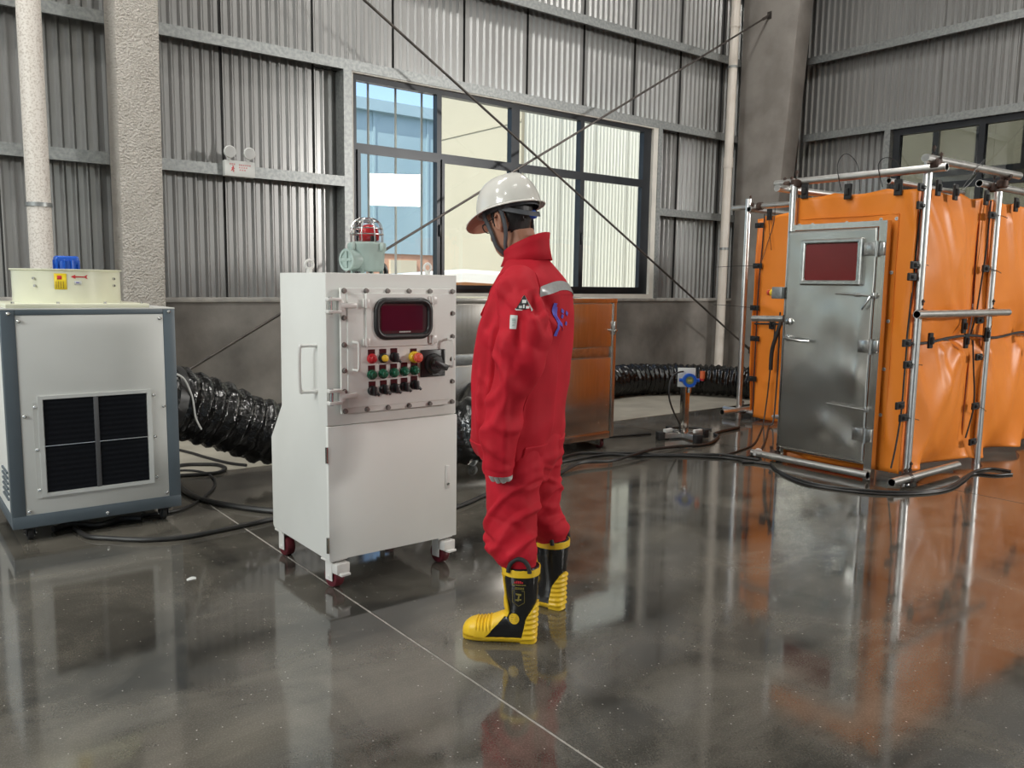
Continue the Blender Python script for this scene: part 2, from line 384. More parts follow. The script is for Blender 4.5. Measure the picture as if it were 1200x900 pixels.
def shell(me, pred, off, disp=None, inner=.0):
    """a skin lying 'off' proud of the faces of me whose centre satisfies pred; its rim is closed down to the surface"""
    bm = bmesh.new(); bm.from_mesh(me); bm.normal_update()
    bmesh.ops.delete(bm, geom=[f for f in bm.faces if not pred(f.calc_center_median())], context='FACES')
    no = {v: v.normal.copy() for v in bm.verts}
    # smooth the ragged rim
    for it in range(3):
        new = {}
        for v in bm.verts:
            if v.is_boundary:
                nb = [e.other_vert(v) for e in v.link_edges if e.is_boundary]
                if len(nb) == 2: new[v] = v.co*.4 + (nb[0].co+nb[1].co)*.3
        for v, c in new.items(): v.co = c
    ed = [e for e in bm.edges if e.is_boundary]
    for v in bm.verts: v.co += no[v]*(off + (disp(v.co) if disp else 0))
    ex = bmesh.ops.extrude_edge_only(bm, edges=ed)
    orig = {}
    for v in [x for x in ex['geom'] if isinstance(x, bmesh.types.BMVert)]:
        nb = [e.other_vert(v) for e in v.link_edges]
        n = next((no[w] for w in nb if w in no), Vector((0, 0, 0))); v.co -= n*(off+.002+inner)
    g = G(); g.frombm(bm); return g
# ================================================================== the hall
floor = struct('floor', G().box((-16.2, -20.2, -.25), (20.2, 8.1, -.003)), M['joint'])
_jx = [-16.2, -11.28, -7.07, -2.86, 1.55, 5.76, 10.95]; _jy = [-20.2, -13.0, -6.0, 5.77]
for i in range(len(_jx)-1):
    for j in range(len(_jy)-1):
        g = .0055
        obj('slab', G().box((_jx[i]+g, _jy[j]+g*.5, -.1), (_jx[i+1]-g, _jy[j+1]-g*.5, 0)), M['floor'], floor, smooth=0)
for i in range(2): obj('slab', G().box((10.964+i*4.63, -20.2, -.1), (15.58+i*4.63, 2.38, 0)), M['floor'], floor, smooth=0)
obj('rough_screed_strip', G().box((-16.2, 5.78, -.1), (10.95, 7.66, .001)), M['strip'], floor, smooth=0)

PER = .0906
def corrugated(x0, x1, z0, z1, phase=0.0, d=.027):
    """trapezoid sheet facing -y at y 0"""
    pts = []; x = x0
    prof = [(0, 0), (.12, 0), (.34, 1), (.78, 1)]
    k = math.floor((x0-phase)/PER)-1
    while True:
        for (t, h) in prof:
            px = phase + (k+t)*PER
            if px > x1: break
            if px >= x0: pts.append((px, d*h))
        else:
            k += 1; continue
        break
    pts = [(x0, pts[0][1])] + pts + [(x1, pts[-1][1])]
    g = G(); n = len(pts)
    vs = [(p[0], p[1], z0) for p in pts] + [(p[0], p[1], z1) for p in pts] + [(p[0], p[1]+.002, z0) for p in pts] + [(p[0], p[1]+.002, z1) for p in pts]
    fs = []
    for i in range(n-1):
        fs.append((i, i+1, n+i+1, n+i)); fs.append((2*n+i+1, 2*n+i, 3*n+i, 3*n+i+1))
        fs.append((i+1, i, 2*n+i, 2*n+i+1)); fs.append((n+i, n+i+1, 3*n+i+1, 3*n+i))
    fs.append((0, n, 3*n, 2*n)); fs.append((n-1, 3*n-1, 4*n-1, 2*n-1))
    return g.add(vs, fs)

WX0, WX1, WZ0, WZ1 = 3.93, 8.40, 1.215, 3.44       # opening of the large window
YS = 7.845
wall_back = struct('wall_back', G().bars([-16.2, -4.58, -.11, WX0, WX1, 10.95], [0, WZ0, WZ1, 8.2], {(1, 1), (3, 1)}, 'y', YS+.03, YS+.13), M['clad_dark'])
def sheet(x0, x1, z0, z1, ph):
    g = corrugated(x0, x1, z0, z1, ph).xf(Matrix.Translation((0, YS, 0))); obj('cladding_sheet', g, M['clad'], wall_back, smooth=0)
k = -8
while True:
    xa = 2.70 + (k)*.905; xb = xa + .893
    if xa > 10.75: break
    xb = min(xb, 10.8)
    if xb > -4.58 and xa < -.11:
        sheet(xa, xb, WZ1+.02, 8.1, xa)
        if xa < -4.58: sheet(xa, -4.62, 1.19, WZ1+.01, xa)
        if xb > -.11: sheet(-.07, xb, 1.19, WZ1+.01, xa)
        k += 1; continue
    if xb <= WX0 or xa >= WX1: sheet(xa, xb, 1.19, 8.1, xa)
    else:
        sheet(xa, xb, WZ1+.02, 8.1, xa)
        if xa < WX0: sheet(xa, WX0-.04, 1.19, WZ1+.01, xa)
        if xb > WX1: sheet(WX1+.04, xb, 1.19, WZ1+.01, xa)
    k += 1
obj('dado', G().box((-16.2, 7.66, -.02), (10.95, YS+.03, 1.15)), M['concrete'], wall_back, smooth=0)
for a, b in ((-16.2, 3.86), (3.86, 8.47), (8.47, 10.4)):
    obj('ledge', G().rbox((a, 7.645, 1.15), (b, YS+.02, 1.192), .006), M['ledge'], wall_back)
def girt(x0, x1, zt, y0=7.667, h=.10):
    g = G().extr([(y0, zt), (YS-.002, zt), (YS-.002, zt-.005), (y0+.005, zt-.005), (y0+.005, zt-h+.005), (y0+.03, zt-h+.005), (y0+.03, zt-h), (y0, zt-h)], 'x', x0, x1)
    obj('girt', g, M['galv'], wall_back, smooth=0)
girt(-6, 1.70, 4.60); girt(1.98, 10.3, 4.60)
girt(-6, 1.70, 3.54); girt(1.98, 10.3, 3.54)
girt(-.07, 1.70, 2.405); girt(1.98, 3.86, 2.405); girt(8.50, 10.3, 2.405)
girt(1.98, 10.3, 5.66); girt(-6, 1.7, 5.66)
# posts flanking the window
for x0, x1 in ((3.835, 3.925), (8.43, 8.50)):
    g = G().extr([(x0, 7.665), (x1, 7.665), (x1, YS), (x1-.006, YS), (x1-.006, 7.671), (x0+.006, 7.671), (x0+.006, YS), (x0, YS)], 'z', 1.19, 3.44)
    obj('window_post', g, M['galv'], wall_back, smooth=0)

# window 1
win = struct('window_1', G().bars([3.93, 4.0, 4.965, 5.025, 5.985, 6.105, 7.07, 7.13, 8.20, 8.34], [1.245, 1.295, 2.675, 2.755, 3.37, 3.435], {(a, b) for a in (1, 3, 5, 7) for b in (1, 3)}, 'y', 7.72, 7.80), M['frame'], smooth=0)
for (a, b) in ((4.0, 4.965), (5.025, 5.985), (6.105, 7.07), (7.13, 8.20)):
    obj('pane', G().box((a-.01, 7.755, 2.745), (b+.01, 7.761, 3.38)), M['glass'], win, smooth=0)
    obj('pane', G().box((a-.01, 7.752, 1.285), (b+.01, 7.758, 2.685)), M['glass'], win, smooth=0)
for (a, b, y) in ((4.0, 4.99, 7.70), (5.995, 5.02, 7.70), (6.09, 7.10, 7.70), (7.10, 8.20, 7.70)):
    a, b = min(a, b), max(a, b)
    obj('sash', G().bars([a, a+.035, b-.035, b], [1.29, 1.335, 2.655, 2.69], {(1, 1)}, 'y', y, y+.03), M['frame'], win, smooth=0)
for x in (4.99, 7.10):
    obj('sash_lock', G().rbox((x-.012, 7.675, 1.86), (x+.012, 7.70, 1.99), .004), M['black'], win)
obj('window_reveal', G().bars([3.926, 3.945, 8.345, 8.43], [1.192, 1.245, 3.432, 3.445], {(1, 1)}, 'y', 7.68, 7.86), M['cream'], win, smooth=0)
obj('window_head', G().box((3.93, 7.675, 3.425), (8.43, 7.86, 3.44)), M['cream'], win, smooth=0)
for x in (4.27, 4.60, 4.93):
    obj('guard_bar', G().cyl((x, 7.98, 1.2), (x, 7.98, 3.5), .013, 8), M['cream'], win)

# the same window in the next bay, beyond the edge of the photograph
win3 = struct('window_3', G().bars([-4.58, -4.5, -3.55, -3.49, -2.53, -2.41, -1.44, -1.38, -.31, -.11], [1.245, 1.295, 2.675, 2.755, 3.37, 3.435], {(a, b) for a in (1, 3, 5, 7) for b in (1, 3)}, 'y', 7.72, 7.80), M['frame'], smooth=0)
for (a, b) in ((-4.5, -3.55), (-3.49, -2.53), (-2.41, -1.44), (-1.38, -.31)):
    for (c, d) in ((1.285, 2.685), (2.745, 3.38)): obj('pane', G().box((a-.01, 7.755, c), (b+.01, 7.761, d)), M['glass'], win3, smooth=0)

# wall to the east with window 2
XR = 10.73; XS = XR+.18
wall_right = struct('wall_right', G().bars([2.40, 3.05, 5.70, 8.1], [0, 1.22, 3.44, 8.2], {(1, 1)}, 'x', XS+.03, XS+.13), M['clad_dark'])
mrot = Matrix.Translation((XS, 0, 0)) @ Matrix.Rotation(R(-90), 4, 'Z')      # sheet x -> -y, sheet -y -> -x
def sheet_r(y0, y1, z0, z1, ph):
    g = corrugated(-y1, -y0, z0, z1, ph); obj('cladding_sheet', g.xf(mrot), M['clad'], wall_right, smooth=0)
y = 7.84
while y > 2.6:
    y0, y1 = max(2.40, y-.895), y
    if y0 >= 5.70 or y1 <= 3.05: sheet_r(y0, y1, 1.19, 8.1, -y1)
    else:
        sheet_r(y0, y1, 3.47, 8.1, -y1)
        if y1 > 5.78: sheet_r(5.76, y1, 1.19, 3.46, -y1)
        if y0 < 3.0: sheet_r(y0, 3.0, 1.19, 3.46, -y1)
    y -= .905
obj('dado', G().box((XR-.02, 2.40, -.02), (XS+.03, 7.66, 1.15)), M['concrete'], wall_right, smooth=0)
obj('ledge', G().rbox((XR-.035, 2.40, 1.15), (XS+.02, 7.66, 1.192), .006), M['ledge'], wall_right)
def girt_r(y0, y1, zt, h=.10):
    g = G().extr([(XR, zt), (XS, zt), (XS, zt-.005), (XR+.005, zt-.005), (XR+.005, zt-h+.005), (XR+.03, zt-h+.005), (XR+.03, zt-h), (XR, zt-h)], 'y', y0, y1)
    obj('girt', g, M['galv'], wall_right, smooth=0)
for zt in (4.60, 3.54, 5.66): girt_r(2.40, 7.0, zt)
girt_r(5.78, 7.0, 2.405); girt_r(2.40, 2.95, 2.405)
for y0, y1 in ((5.71, 5.79), (2.95, 3.03)):
    obj('window_post', G().extr([(XR, y0), (XR, y1), (XS, y1), (XS, y1-.006), (XR+.006, y1-.006), (XR+.006, y0+.006), (XS, y0+.006), (XS, y0)], 'z', 1.19, 3.44), M['galv'], wall_right, smooth=0)
win2 = struct('window_2', G().bars([3.07, 3.15, 4.55, 4.62, 5.60, 5.69], [1.23, 1.29, 2.63, 2.71, 3.36, 3.44], {(a, b) for a in (1, 3) for b in (1, 3)}, 'x', XR+.05, XR+.13), M['frame'], smooth=0)
for (a, b) in ((3.15, 4.55), (4.62, 5.60)):
    for (c, d) in ((1.29, 2.63), (2.71, 3.36)):
        obj('pane', G().box((XR+.085, a-.01, c-.01), (XR+.091, b+.01, d+.01)), M['glass_dim'], win2, smooth=0)

# unseen sides of the hall: far end with a roller-door opening, south wall with a strip of windows, roof
struct('wall_left', G().bars([-20.2, -8.0, 2.0, 8.1], [0, 5.0, 8.2], {(1, 0)}, 'x', -16.2, -16.05), M['hall'], smooth=0)
wf = struct('wall_front', G().bars([-16.2, -12, -8.5, -7.5, -4, -3, .5, 1.2, 6.4, 6.9, 9.5, 20.2], [0, 4.4, 5.9, 8.2], {(a, 1) for a in (1, 3, 5, 7, 9)} | {(7, 0)}, 'y', -20.2, -20.05), M['hall'], smooth=0)
struct('ceiling', G().bars([-16.2, 11.04, 20.2], [-20.2, 2.4, 8.1], {(1, 1)}, 'z', 8.15, 8.3), M['roof'], smooth=0)
struct('wall_annex', G().box((11.04, 2.38, 0), (20.2, 2.52, 8.2)), M['hall'], smooth=0)
struct('wall_annex_side', G().box((20.05, -20.2, 0), (20.2, 2.4, 8.2)), M['hall'], smooth=0)

# columns
def column_post(name, label, x0, x1, y0f, yb, m, z1=8.15):
    """front face leans out with height: y0f = (y at floor, y at top)"""
    g = G().add([(x0, y0f[0], 0), (x1, y0f[0], 0), (x1, yb, 0), (x0, yb, 0), (x0, y0f[1], z1), (x1, y0f[1], z1), (x1, yb, z1), (x0, yb, z1)],
                [(0, 3, 2, 1), (4, 5, 6, 7), (0, 1, 5, 4), (1, 2, 6, 5), (2, 3, 7, 6), (3, 0, 4, 7)])
    bm = bmesh.new(); me = bpy.data.meshes.new('t'); me.from_pydata(g.v, [], g.f); bm.from_mesh(me); bpy.data.meshes.remove(me)
    bmesh.ops.bevel(bm, geom=list(bm.edges), offset=.012, segments=2, profile=.5, affect='EDGES')
    o = obj(name, G().frombm(bm), m); return tag(o, label, 'column', kind='structure')
col1 = column_post('column', 'rough cream-painted column behind the ventilation unit with the yellow-green fan', 1.672, 2.005, (7.42, 7.12), 7.66, M['stucco'])
col2 = column_post('column', 'smooth grey concrete column in the corner behind the orange tent', 10.10, 10.415, (7.09, 6.56), 7.66, M['colconc'])
g = G().extr([(7.30, 4.36), (7.34, 4.36), (7.34, 4.40), (7.30, 4.40)], 'x', 0, .01)
b1 = obj('angle_bracket', G().tube([(1.18, 7.60, 4.28), (1.68, 7.38, 4.50)], .034, 4), M['colconc'], col1, smooth=0)
b2 = obj('angle_bracket', G().tube([(2.00, 7.40, 4.50), (2.16, 7.62, 4.36)], .034, 4), M['colconc'], col1, smooth=0)

# rain pipes
def pipe_thing(label, x, y, r, m, z0, z1, cols, lean=0):
    t = thing('downpipe', label, 'pipe', (x, y, z0))
    obj('pipe_shaft', G().cyl((x, y, z0), (x+lean, y, z1), r, 24), m, t)
    for z in cols: obj('pipe_collar', G().cyl((x+lean*(z-z0)/(z1-z0), y, z-.07), (x+lean*(z-z0)/(z1-z0), y, z+.07), r+.007, 24), m, t)
    for z in (1.9, 4.4): obj('pipe_clamp', G().lathe([(r+.001, -.015), (r+.009, -.015), (r+.009, .015), (r+.001, .015)], (x+lean*(z-z0)/(z1-z0), y, z), 'z', 24), M['galv'], t)
    return t
pipe_thing('thick speckled cream downpipe behind the fan of the ventilation unit', 1.065, 7.22, .083, M['pvc_spot'], 0, 8.1, (5.2,))
pipe_thing('slim plain cream downpipe beside the corner column', 9.675, 7.50, .062, M['pvc'], 0, 8.1, (3.1, 5.0), .06)

# wind bracing
def brace(label, a, b):
    t = thing('brace_rod', label, 'rod', a)
    a, b = Vector(a), Vector(b); d = (b-a).normalized()
    obj('rod', G().cyl(a, b, .013, 10), M['rod'], t)
    for p, s in ((a, 1), (b, -1)):
        obj('end_plate', G().rbox(Vector((-.005, -.035, -.05)), Vector((.005, .035, .05)), .002, 1, Matrix.Translation(p)), M['rod'], t)
        obj('end_nut', G().cyl(p+d*.05*s, p+d*.16*s, .020, 6), M['rod'], t)
brace('dark bracing rod falling from the rough column down to the corner column', (2.012, 7.30, 5.06), (10.095, 7.26, .445))
brace('dark bracing rod rising from the rough column up to the corner column', (2.012, 7.38, .475), (10.095, 7.22, 5.105))

# emergency light on the girt
t = thing('emergency_light', 'twin-headed white emergency light on the steel girt', 'light', (2.755, 7.64, 2.29))
obj('battery_box', G().rbox((2.615, 7.60, 2.295), (2.897, 7.665, 2.437), .006), M['paper'], t)
for x in (2.655, 2.835):
    h = obj('lamp_head', G().lathe([(.018, .05), (.040, .05), (.055, .0), (.055, -.012), (.050, -.018)], (x, 7.575, 2.505), 'y', 24), M['paper'], t)
    obj('lamp_lens', G().lathe([(.0001, -.021), (.047, -.019), (.049, -.014)], (x, 7.575, 2.505), 'y', 24), M['lensgrey'], h)
    obj('lamp_neck', G().cyl((x, 7.61, 2.43), (x, 7.61, 2.47), .012, 10), M['paper'], h)
g = G()
g.ball((2.69, 7.597, 2.385), (.006, .002, .006), 8, 6)
for a, b in (((2.690, 2.378), (2.684, 2.358)), ((2.684, 2.358), (2.673, 2.343)), ((2.684, 2.358), (2.697, 2.348)), ((2.697, 2.348), (2.692, 2.334)), ((2.689, 2.372), (2.676, 2.366)), ((2.690, 2.372), (2.702, 2.362))):
    g.tube([(a[0], 7.598, a[1]), (b[0], 7.598, b[1])], .0035, 5)
obj('running_figure_mark', g, M['red'], t)
g = G()
for i, (x0, x1, z) in enumerate(((2.66, 2.715, 2.403), (2.745, 2.86, 2.400), (2.745, 2.83, 2.377), (2.75, 2.815, 2.355))):
    nseg = int((x1-x0)/.018)
    for q in range(nseg):
        xx = x0 + (x1-x0)*q/nseg; g.box((xx, 7.5985, z-.006), (xx+.012, 7.6005, z+.006))
obj('faded_lettering', g, M['pinkred'], t, smooth=0)['kind'] = 'stuff'
# conduit feeding it
tag(obj('conduit_cable', G().tube(spline([(2.66, 7.80, 5.4), (2.662, 7.80, 4.2), (2.664, 7.80, 3.2), (2.668, 7.78, 2.62), (2.66, 7.70, 2.44)], 5), .008, 8), M['black']), 'thin black cable dropping down the cladding to the emergency light', 'cable')

# ================================================================== outside, seen through the windows
tag(struct('ground_outside', G().box((-20, 8.1, -.3), (60, 60, -.05)), M['ext_ground'], smooth=0), None)
bb = thing('building', 'blue clad factory building across the yard with brown lower storey', 'building', (16, 24, 0))
obj('wall', G().box((4, 24, 2.3), (34, 34, 7.1)), M['ext_blue'], bb, smooth=0)
obj('lower_storey', G().box((4, 24.05, -.05), (34, 33.9, 2.3)), M['ext_brown'], bb, smooth=0)
obj('eaves', G().box((3.8, 23.8, 6.75), (34.2, 34.2, 7.1)), M['ext_blue'], bb, smooth=0)
for i in range(9):
    x = 6+i*1.9; obj('door' if i % 3 == 1 else 'window', G().box((x, 23.93, .0 if i % 3 == 1 else 1.0), (x+1.0, 24.1, 2.1)), M['ext_blue'] if i % 2 else M['ext_cream'], bb, smooth=0)
for i in range(14): obj('cladding_rib', G().box((5+i*2, 23.95, 2.3), (5.08+i*2, 24.02, 6.75)), M['ext_blue'], bb, smooth=0)
wb = thing('building', 'pale ribbed-metal shed with cream end wall close outside the large window', 'building', (15, 12, 0))
obj('wall', G().box((9.62, 12.06, -.05), (24, 14.9, 8.5)), M['ext_clad'], wb, smooth=0)
obj('end_wall', G().box((9.56, 12.03, -.05), (9.62, 14.9, 8.5)), M['ext_cream'], wb, smooth=0)
obj('end_seam', G().box((9.545, 12.03, 4.30), (9.56, 14.9, 4.34)), M['ext_cream'], wb, smooth=0)
for q in range(16):
    xa = 9.62+q*.9
    g = corrugated(xa, xa+.895, 0, 8.5, xa, .010).xf(Matrix.Translation((0, 12.02, 0))); obj('cladding_sheet', g, M['ext_clad'], wb, smooth=0)
eb = thing('building', 'pale building behind the window of the east wall', 'building', (16, 4, 0))
obj('wall', G().box((15.5, 2.7, -.05), (20, 11.5, 7)), M['ext_cream'], eb, smooth=0)
for j in range(2, 5):
    for zz in (1.1, 3.4):
        f = obj('window', G().bars([j*2.6-2, j*2.6-1.9, j*2.6-1.25, j*2.6-1.15, j*2.6-.5, j*2.6-.4], [zz, zz+.1, zz+1.3, zz+1.4], {(1, 1), (3, 1)}, 'x', 15.42, 15.5), M['frame'], eb, smooth=0)
# parked car in the yard
car = thing('car', 'white car parked in the yard beyond the large window', 'car', (8.6, 11.0, 0), rz=R(-20))
prof = [(-2.1, .35), (-2.15, .75), (-1.95, 1.0), (-1.3, 1.05), (-.7, 1.52), (.2, 1.60), (1.2, 1.55), (1.85, 1.15), (2.15, 1.0), (2.2, .4)]
bm = bmesh.new(); gg = G().extr(prof, 'y', -.85, .85); me = bpy.data.meshes.new('t'); me.from_pydata(gg.v, [], gg.f); bm.from_mesh(me); bpy.data.meshes.remove(me)
bmesh.ops.bevel(bm, geom=list(bm.edges), offset=.07, segments=3, profile=.5, affect='EDGES')
obj('car_body', G().frombm(bm), M['car_white'], car, world=False)
for s in (-1, 1):
    obj('side_window', G().extr([(-1.0, 1.08), (-.62, 1.34), (.2, 1.40), (1.0, 1.36), (1.45, 1.12)], 'y', s*.855-.012, s*.855+.012), M['car_glass'], car, world=False)
for x in (-1.35, 1.35):
    for s in (-1, 1):
        obj('wheel', G().lathe([(.10, -.1), (.32, -.1), (.34, -.06), (.34, .06), (.32, .1), (.10, .1)], (x, s*.8, .32), 'y', 20), M['black_matte'], car, world=False)
car.location = (7.55, 11.7, -.05); car.scale = (1.1, 1.1, 1.02)

# ================================================================== control cabinet
CX0, CX1, CY = 1.515, 2.178, 3.215
cab = thing('control_cabinet', 'white wheeled control cabinet with dark screen and rows of buttons', 'cabinet', (1.85, 3.5, 0))
bm = bmesh.new(); gg = G().extr([(CY+.012, .136), (CY+.012, .735), (CY, .735), (CY, 1.389), (3.70, 1.389), (3.71, .765), (3.847, .592), (3.847, .150), (3.83, .136)], 'x', CX0, CX1)
me = bpy.data.meshes.new('t'); me.from_pydata(gg.v, [], gg.f); bm.from_mesh(me); bpy.data.meshes.remove(me)
bmesh.ops.bevel(bm, geom=list(bm.edges), offset=.004, segments=2, profile=.5, affect='EDGES')
obj('body', G().frombm(bm), M['white'], cab)
dr = obj('door', G().rbox((CX0-.002, CY-.008, .137), (CX1+.003, CY+.014, .732), .004), M['white'], cab)
lt = obj('door_latch', G().rbox((2.116, CY-.013, .375), (2.138, CY-.007, .49), .003), M['white_gloss'], dr)
obj('latch_key', G().cyl((2.127, CY-.019, .40), (2.127, CY-.012, .40), .007, 12), M['steel'], dr)
for z in (.61, .21): obj('door_hinge', G().cyl((CX0-.006, CY-.004, z-.035), (CX0-.006, CY-.004, z+.035), .007, 10), M['steel'], dr)
CP = CY-.020
obj('panel_gasket', G().box((1.577, CP-.002, .799), (2.134, CY+.001, 1.315)), M['black_matte'], cab, smooth=0)
pn = obj('panel_flange', G().rbox((1.566, CP-.016, .788), (2.145, CP, 1.326), .003), M['white'], cab)
obj('panel_cover', G().rbox((1.594, CP-.022, .812), (2.118, CP-.014, 1.302), .004), M['white'], pn)
BX = [1.582, 1.686, 1.790, 1.898, 2.008, 2.131]
bolt0 = None
for (x, z) in [(x, 1.314) for x in BX] + [(x, .800) for x in BX] + [(1.580, z) for z in (1.20, 1.085, .975, .885)] + [(2.131, z) for z in (1.213, 1.106, 1.001, .896)]:
    g = G().cyl((x, CP-.030, z), (x, CP-.015, z), .0085, 6).cyl((x, CP-.017, z), (x, CP-.014, z), .012, 12)
    if bolt0 is None: bolt0 = obj('bolt', g, M['boltgrey'], cab); b0 = (x, z)
    else:
        c = bolt0.copy(); COL.objects.link(c); c.location = (x-b0[0], 0, z-b0[1])
for z in (1.252, .866):
    h = obj('hinge_clamp', G().rbox((1.500, CP-.040, z-.033), (1.560, CP-.004, z-.019), .003).rbox((1.500, CP-.040, z+.019), (1.560, CP-.004, z+.033), .003).rbox((1.548, CP-.034, z-.022), (1.575, CP-.010, z+.022), .003), M['white_gloss'], cab)
    obj('clamp_arm', G().rbox((1.556, CP-.036, z-.010), (1.634, CP-.020, z+.012), .004), M['white_gloss'], h)
    obj('clamp_pin', G().cyl((1.515, CP-.024, z-.036), (1.515, CP-.024, z+.036), .009, 12), M['steel'], h)
# screen window
def rrect(x0, x1, z0, z1, r, n=6):
    pts = []
    for (cx, cz, a0) in ((x1-r, z1-r, 0), (x0+r, z1-r, 90), (x0+r, z0+r, 180), (x1-r, z0+r, 270)):
        for k in range(n+1): a = R(a0+90*k/n); pts.append((cx+r*math.cos(a), cz+r*math.sin(a)))
    return pts
sw = obj('screen_window', G().rbox((1.678, CP-.032, 1.072), (2.030, CP-.020, 1.304), .003), M['white'], cab)
ctr = rrect(1.727, 1.996, 1.115, 1.272, .045)
g = G(); rings = []
n = len(ctr)
for k in range(n+1):
    i = k % n; p = Vector((ctr[i][0], 0, ctr[i][1])); q = Vector((ctr[(i+1) % n][0], 0, ctr[(i+1) % n][1])); o_ = Vector((ctr[i-1][0], 0, ctr[i-1][1]))
    tdir = (q-o_).normalized(); nr = Vector((tdir.z, 0, -tdir.x))
    rings.append([Vector((p.x, CP-.034, p.z)) + nr*(.0145*math.cos(a)) + Vector((0, -.016*math.sin(a), 0)) for a in [2*math.pi*j/10 for j in range(10)]])
g.loft(rings, caps=False); obj('screen_gasket', g, M['black'], sw, smooth=60)
sg = obj('screen_glass', G().extr(rrect(1.733, 1.990, 1.121, 1.266, .04), 'y', CP-.036, CP-.030), M['screen'], sw, smooth=0)
obj('display_area', G().box((1.748, CP-.0375, 1.142), (1.958, CP-.0355, 1.250)), M['screen_refl'], sw, smooth=0)
g = G()
for q in range(9): g.box((1.838+q*.0065, CP-.038, 1.1325), (1.8425+q*.0065, CP-.0362, 1.1385))
obj('display_lettering', g, M['lightgrey'], sw, smooth=0)['kind'] = 'stuff'
for (x, z, w) in ((1.682, 1.262, .02), (1.682, 1.092, .02), (2.020, 1.275, .028), (2.020, 1.098, .028)):
    obj('window_hinge' if x < 1.8 else 'window_catch', G().rbox((x-w, CP-.040, z-.017), (x+w*.5, CP-.028, z+.017), .002).cyl((x-w*.4, CP-.041, z-.02), (x-w*.4, CP-.041, z+.02), .006, 8), M['white_gloss'], sw)
# handles
def uhandle(name, pts, r, m): return obj(name, G().tube(spline(pts, 6), r, 10), m, cab)
for x, z0, z1 in ((1.619, .978, 1.096), (2.098, .972, 1.095)):
    uhandle('grab_handle', [(x, CP-.018, z1), (x, CP-.05, z1), (x+.004, CP-.066, z1-.01), (x+.004, CP-.066, z0+.01), (x, CP-.05, z0), (x, CP-.018, z0)], .006, M['white_gloss'])
uhandle('side_handle', [(CX0, 3.310, 1.075), (CX0-.055, 3.322, 1.075), (CX0-.072, 3.325, 1.058), (CX0-.072, 3.325, .892), (CX0-.055, 3.322, .876), (CX0, 3.310, .876)], .0075, M['white_gloss'])
# controls
def nameplate(x, z): return obj('name_plate', G().rbox((x-.017, CP-.025, z+.014), (x+.017, CP-.021, z+.040), .001, 1), M['plate'], cab)
def button(x, z, kind):
    nameplate(x, z)
    b = obj('push_button' if kind != 'switch' else 'selector_switch', G().lathe([(.022, -.020), (.022, -.034), (.019, -.040), (.012, -.041)], (x, CP, z), 'y', 20), M['black'] if kind in ('switch', 'yellow') else M[{'red': 'red_btn', 'green': 'green_btn'}[kind]], cab)
    if kind == 'switch':
        obj('switch_lever', G().rbox((-.007, -.060, -.020), (.007, -.038, .020), .003, 2, Matrix.Translation((x, CP, z))).tube([(x, CP-.05, z), (x+.018, CP-.055, z-.020)], .006, 8), M['black'], b)
    else:
        mm = {'red': 'red_btn', 'green': 'green_btn', 'yellow': 'yellow_btn'}[kind]
        obj('button_cap', G().lathe([(.0155, -.038), (.0155, -.048), (.012, -.053), (.0001, -.055)], (x, CP, z), 'y', 18), M[mm], b)
button(1.706, 1.022, 'red'); button(1.762, 1.022, 'yellow'); button(1.817, 1.023, 'switch')
for x, z in ((1.706, .952), (1.761, .953), (1.816, .955), (1.869, .958), (1.921, .960)): button(x, z, 'green')
for x, z in ((1.708, .882), (1.764, .884), (1.817, .886), (1.869, .889), (1.921, .894)): button(x, z, 'switch')
nameplate(1.918, 1.018)
es = obj('emergency_stop', G().lathe([(.026, -.020), (.026, -.040), (.022, -.046)], (1.918, CP, 1.020), 'y', 22), M['yellow_btn'], cab)
obj('mushroom_head', G().lathe([(.012, -.044), (.013, -.058), (.021, -.060), (.022, -.070), (.015, -.078), (.0001, -.080)], (1.918, CP, 1.020), 'y', 22), M['estop'], es)
iso = obj('isolator_plate', G().rbox((1.953, CP-.034, .926), (2.082, CP-.021, 1.050), .003), M['black'], cab)
obj('isolator_knob', G().lathe([(.048, -.032), (.047, -.046), (.036, -.052), (.034, -.068), (.0001, -.071)], (2.016, CP, .986), 'y', 24), M['black'], iso)
obj('isolator_grip', G().rbox((-.040, -.088, -.014), (.044, -.058, .014), .008, 2, Matrix.Translation((2.026, CP, .984)) @ Matrix.Rotation(R(25), 4, 'Y')), M['black'], iso)
# lifting eyes
for (x, y) in ((1.545, 3.44), (2.135, 3.40)):
    g = G(); rr = []
    for k in range(17):
        a = 2*math.pi*k/16; c = Vector((x+.019*math.cos(a), y, 1.389+.036+.019*math.sin(a)))
        rr.append([c + Vector((math.cos(a), 0, math.sin(a)))*.0065*math.cos(b) + Vector((0, 1, 0))*.0065*math.sin(b) for b in [2*math.pi*j/8 for j in range(8)]])
    g.loft(rr, caps=False).cyl((x, y, 1.386), (x, y, 1.412), .013, 12); obj('lifting_eye', g, M['white_gloss'], cab, smooth=60)
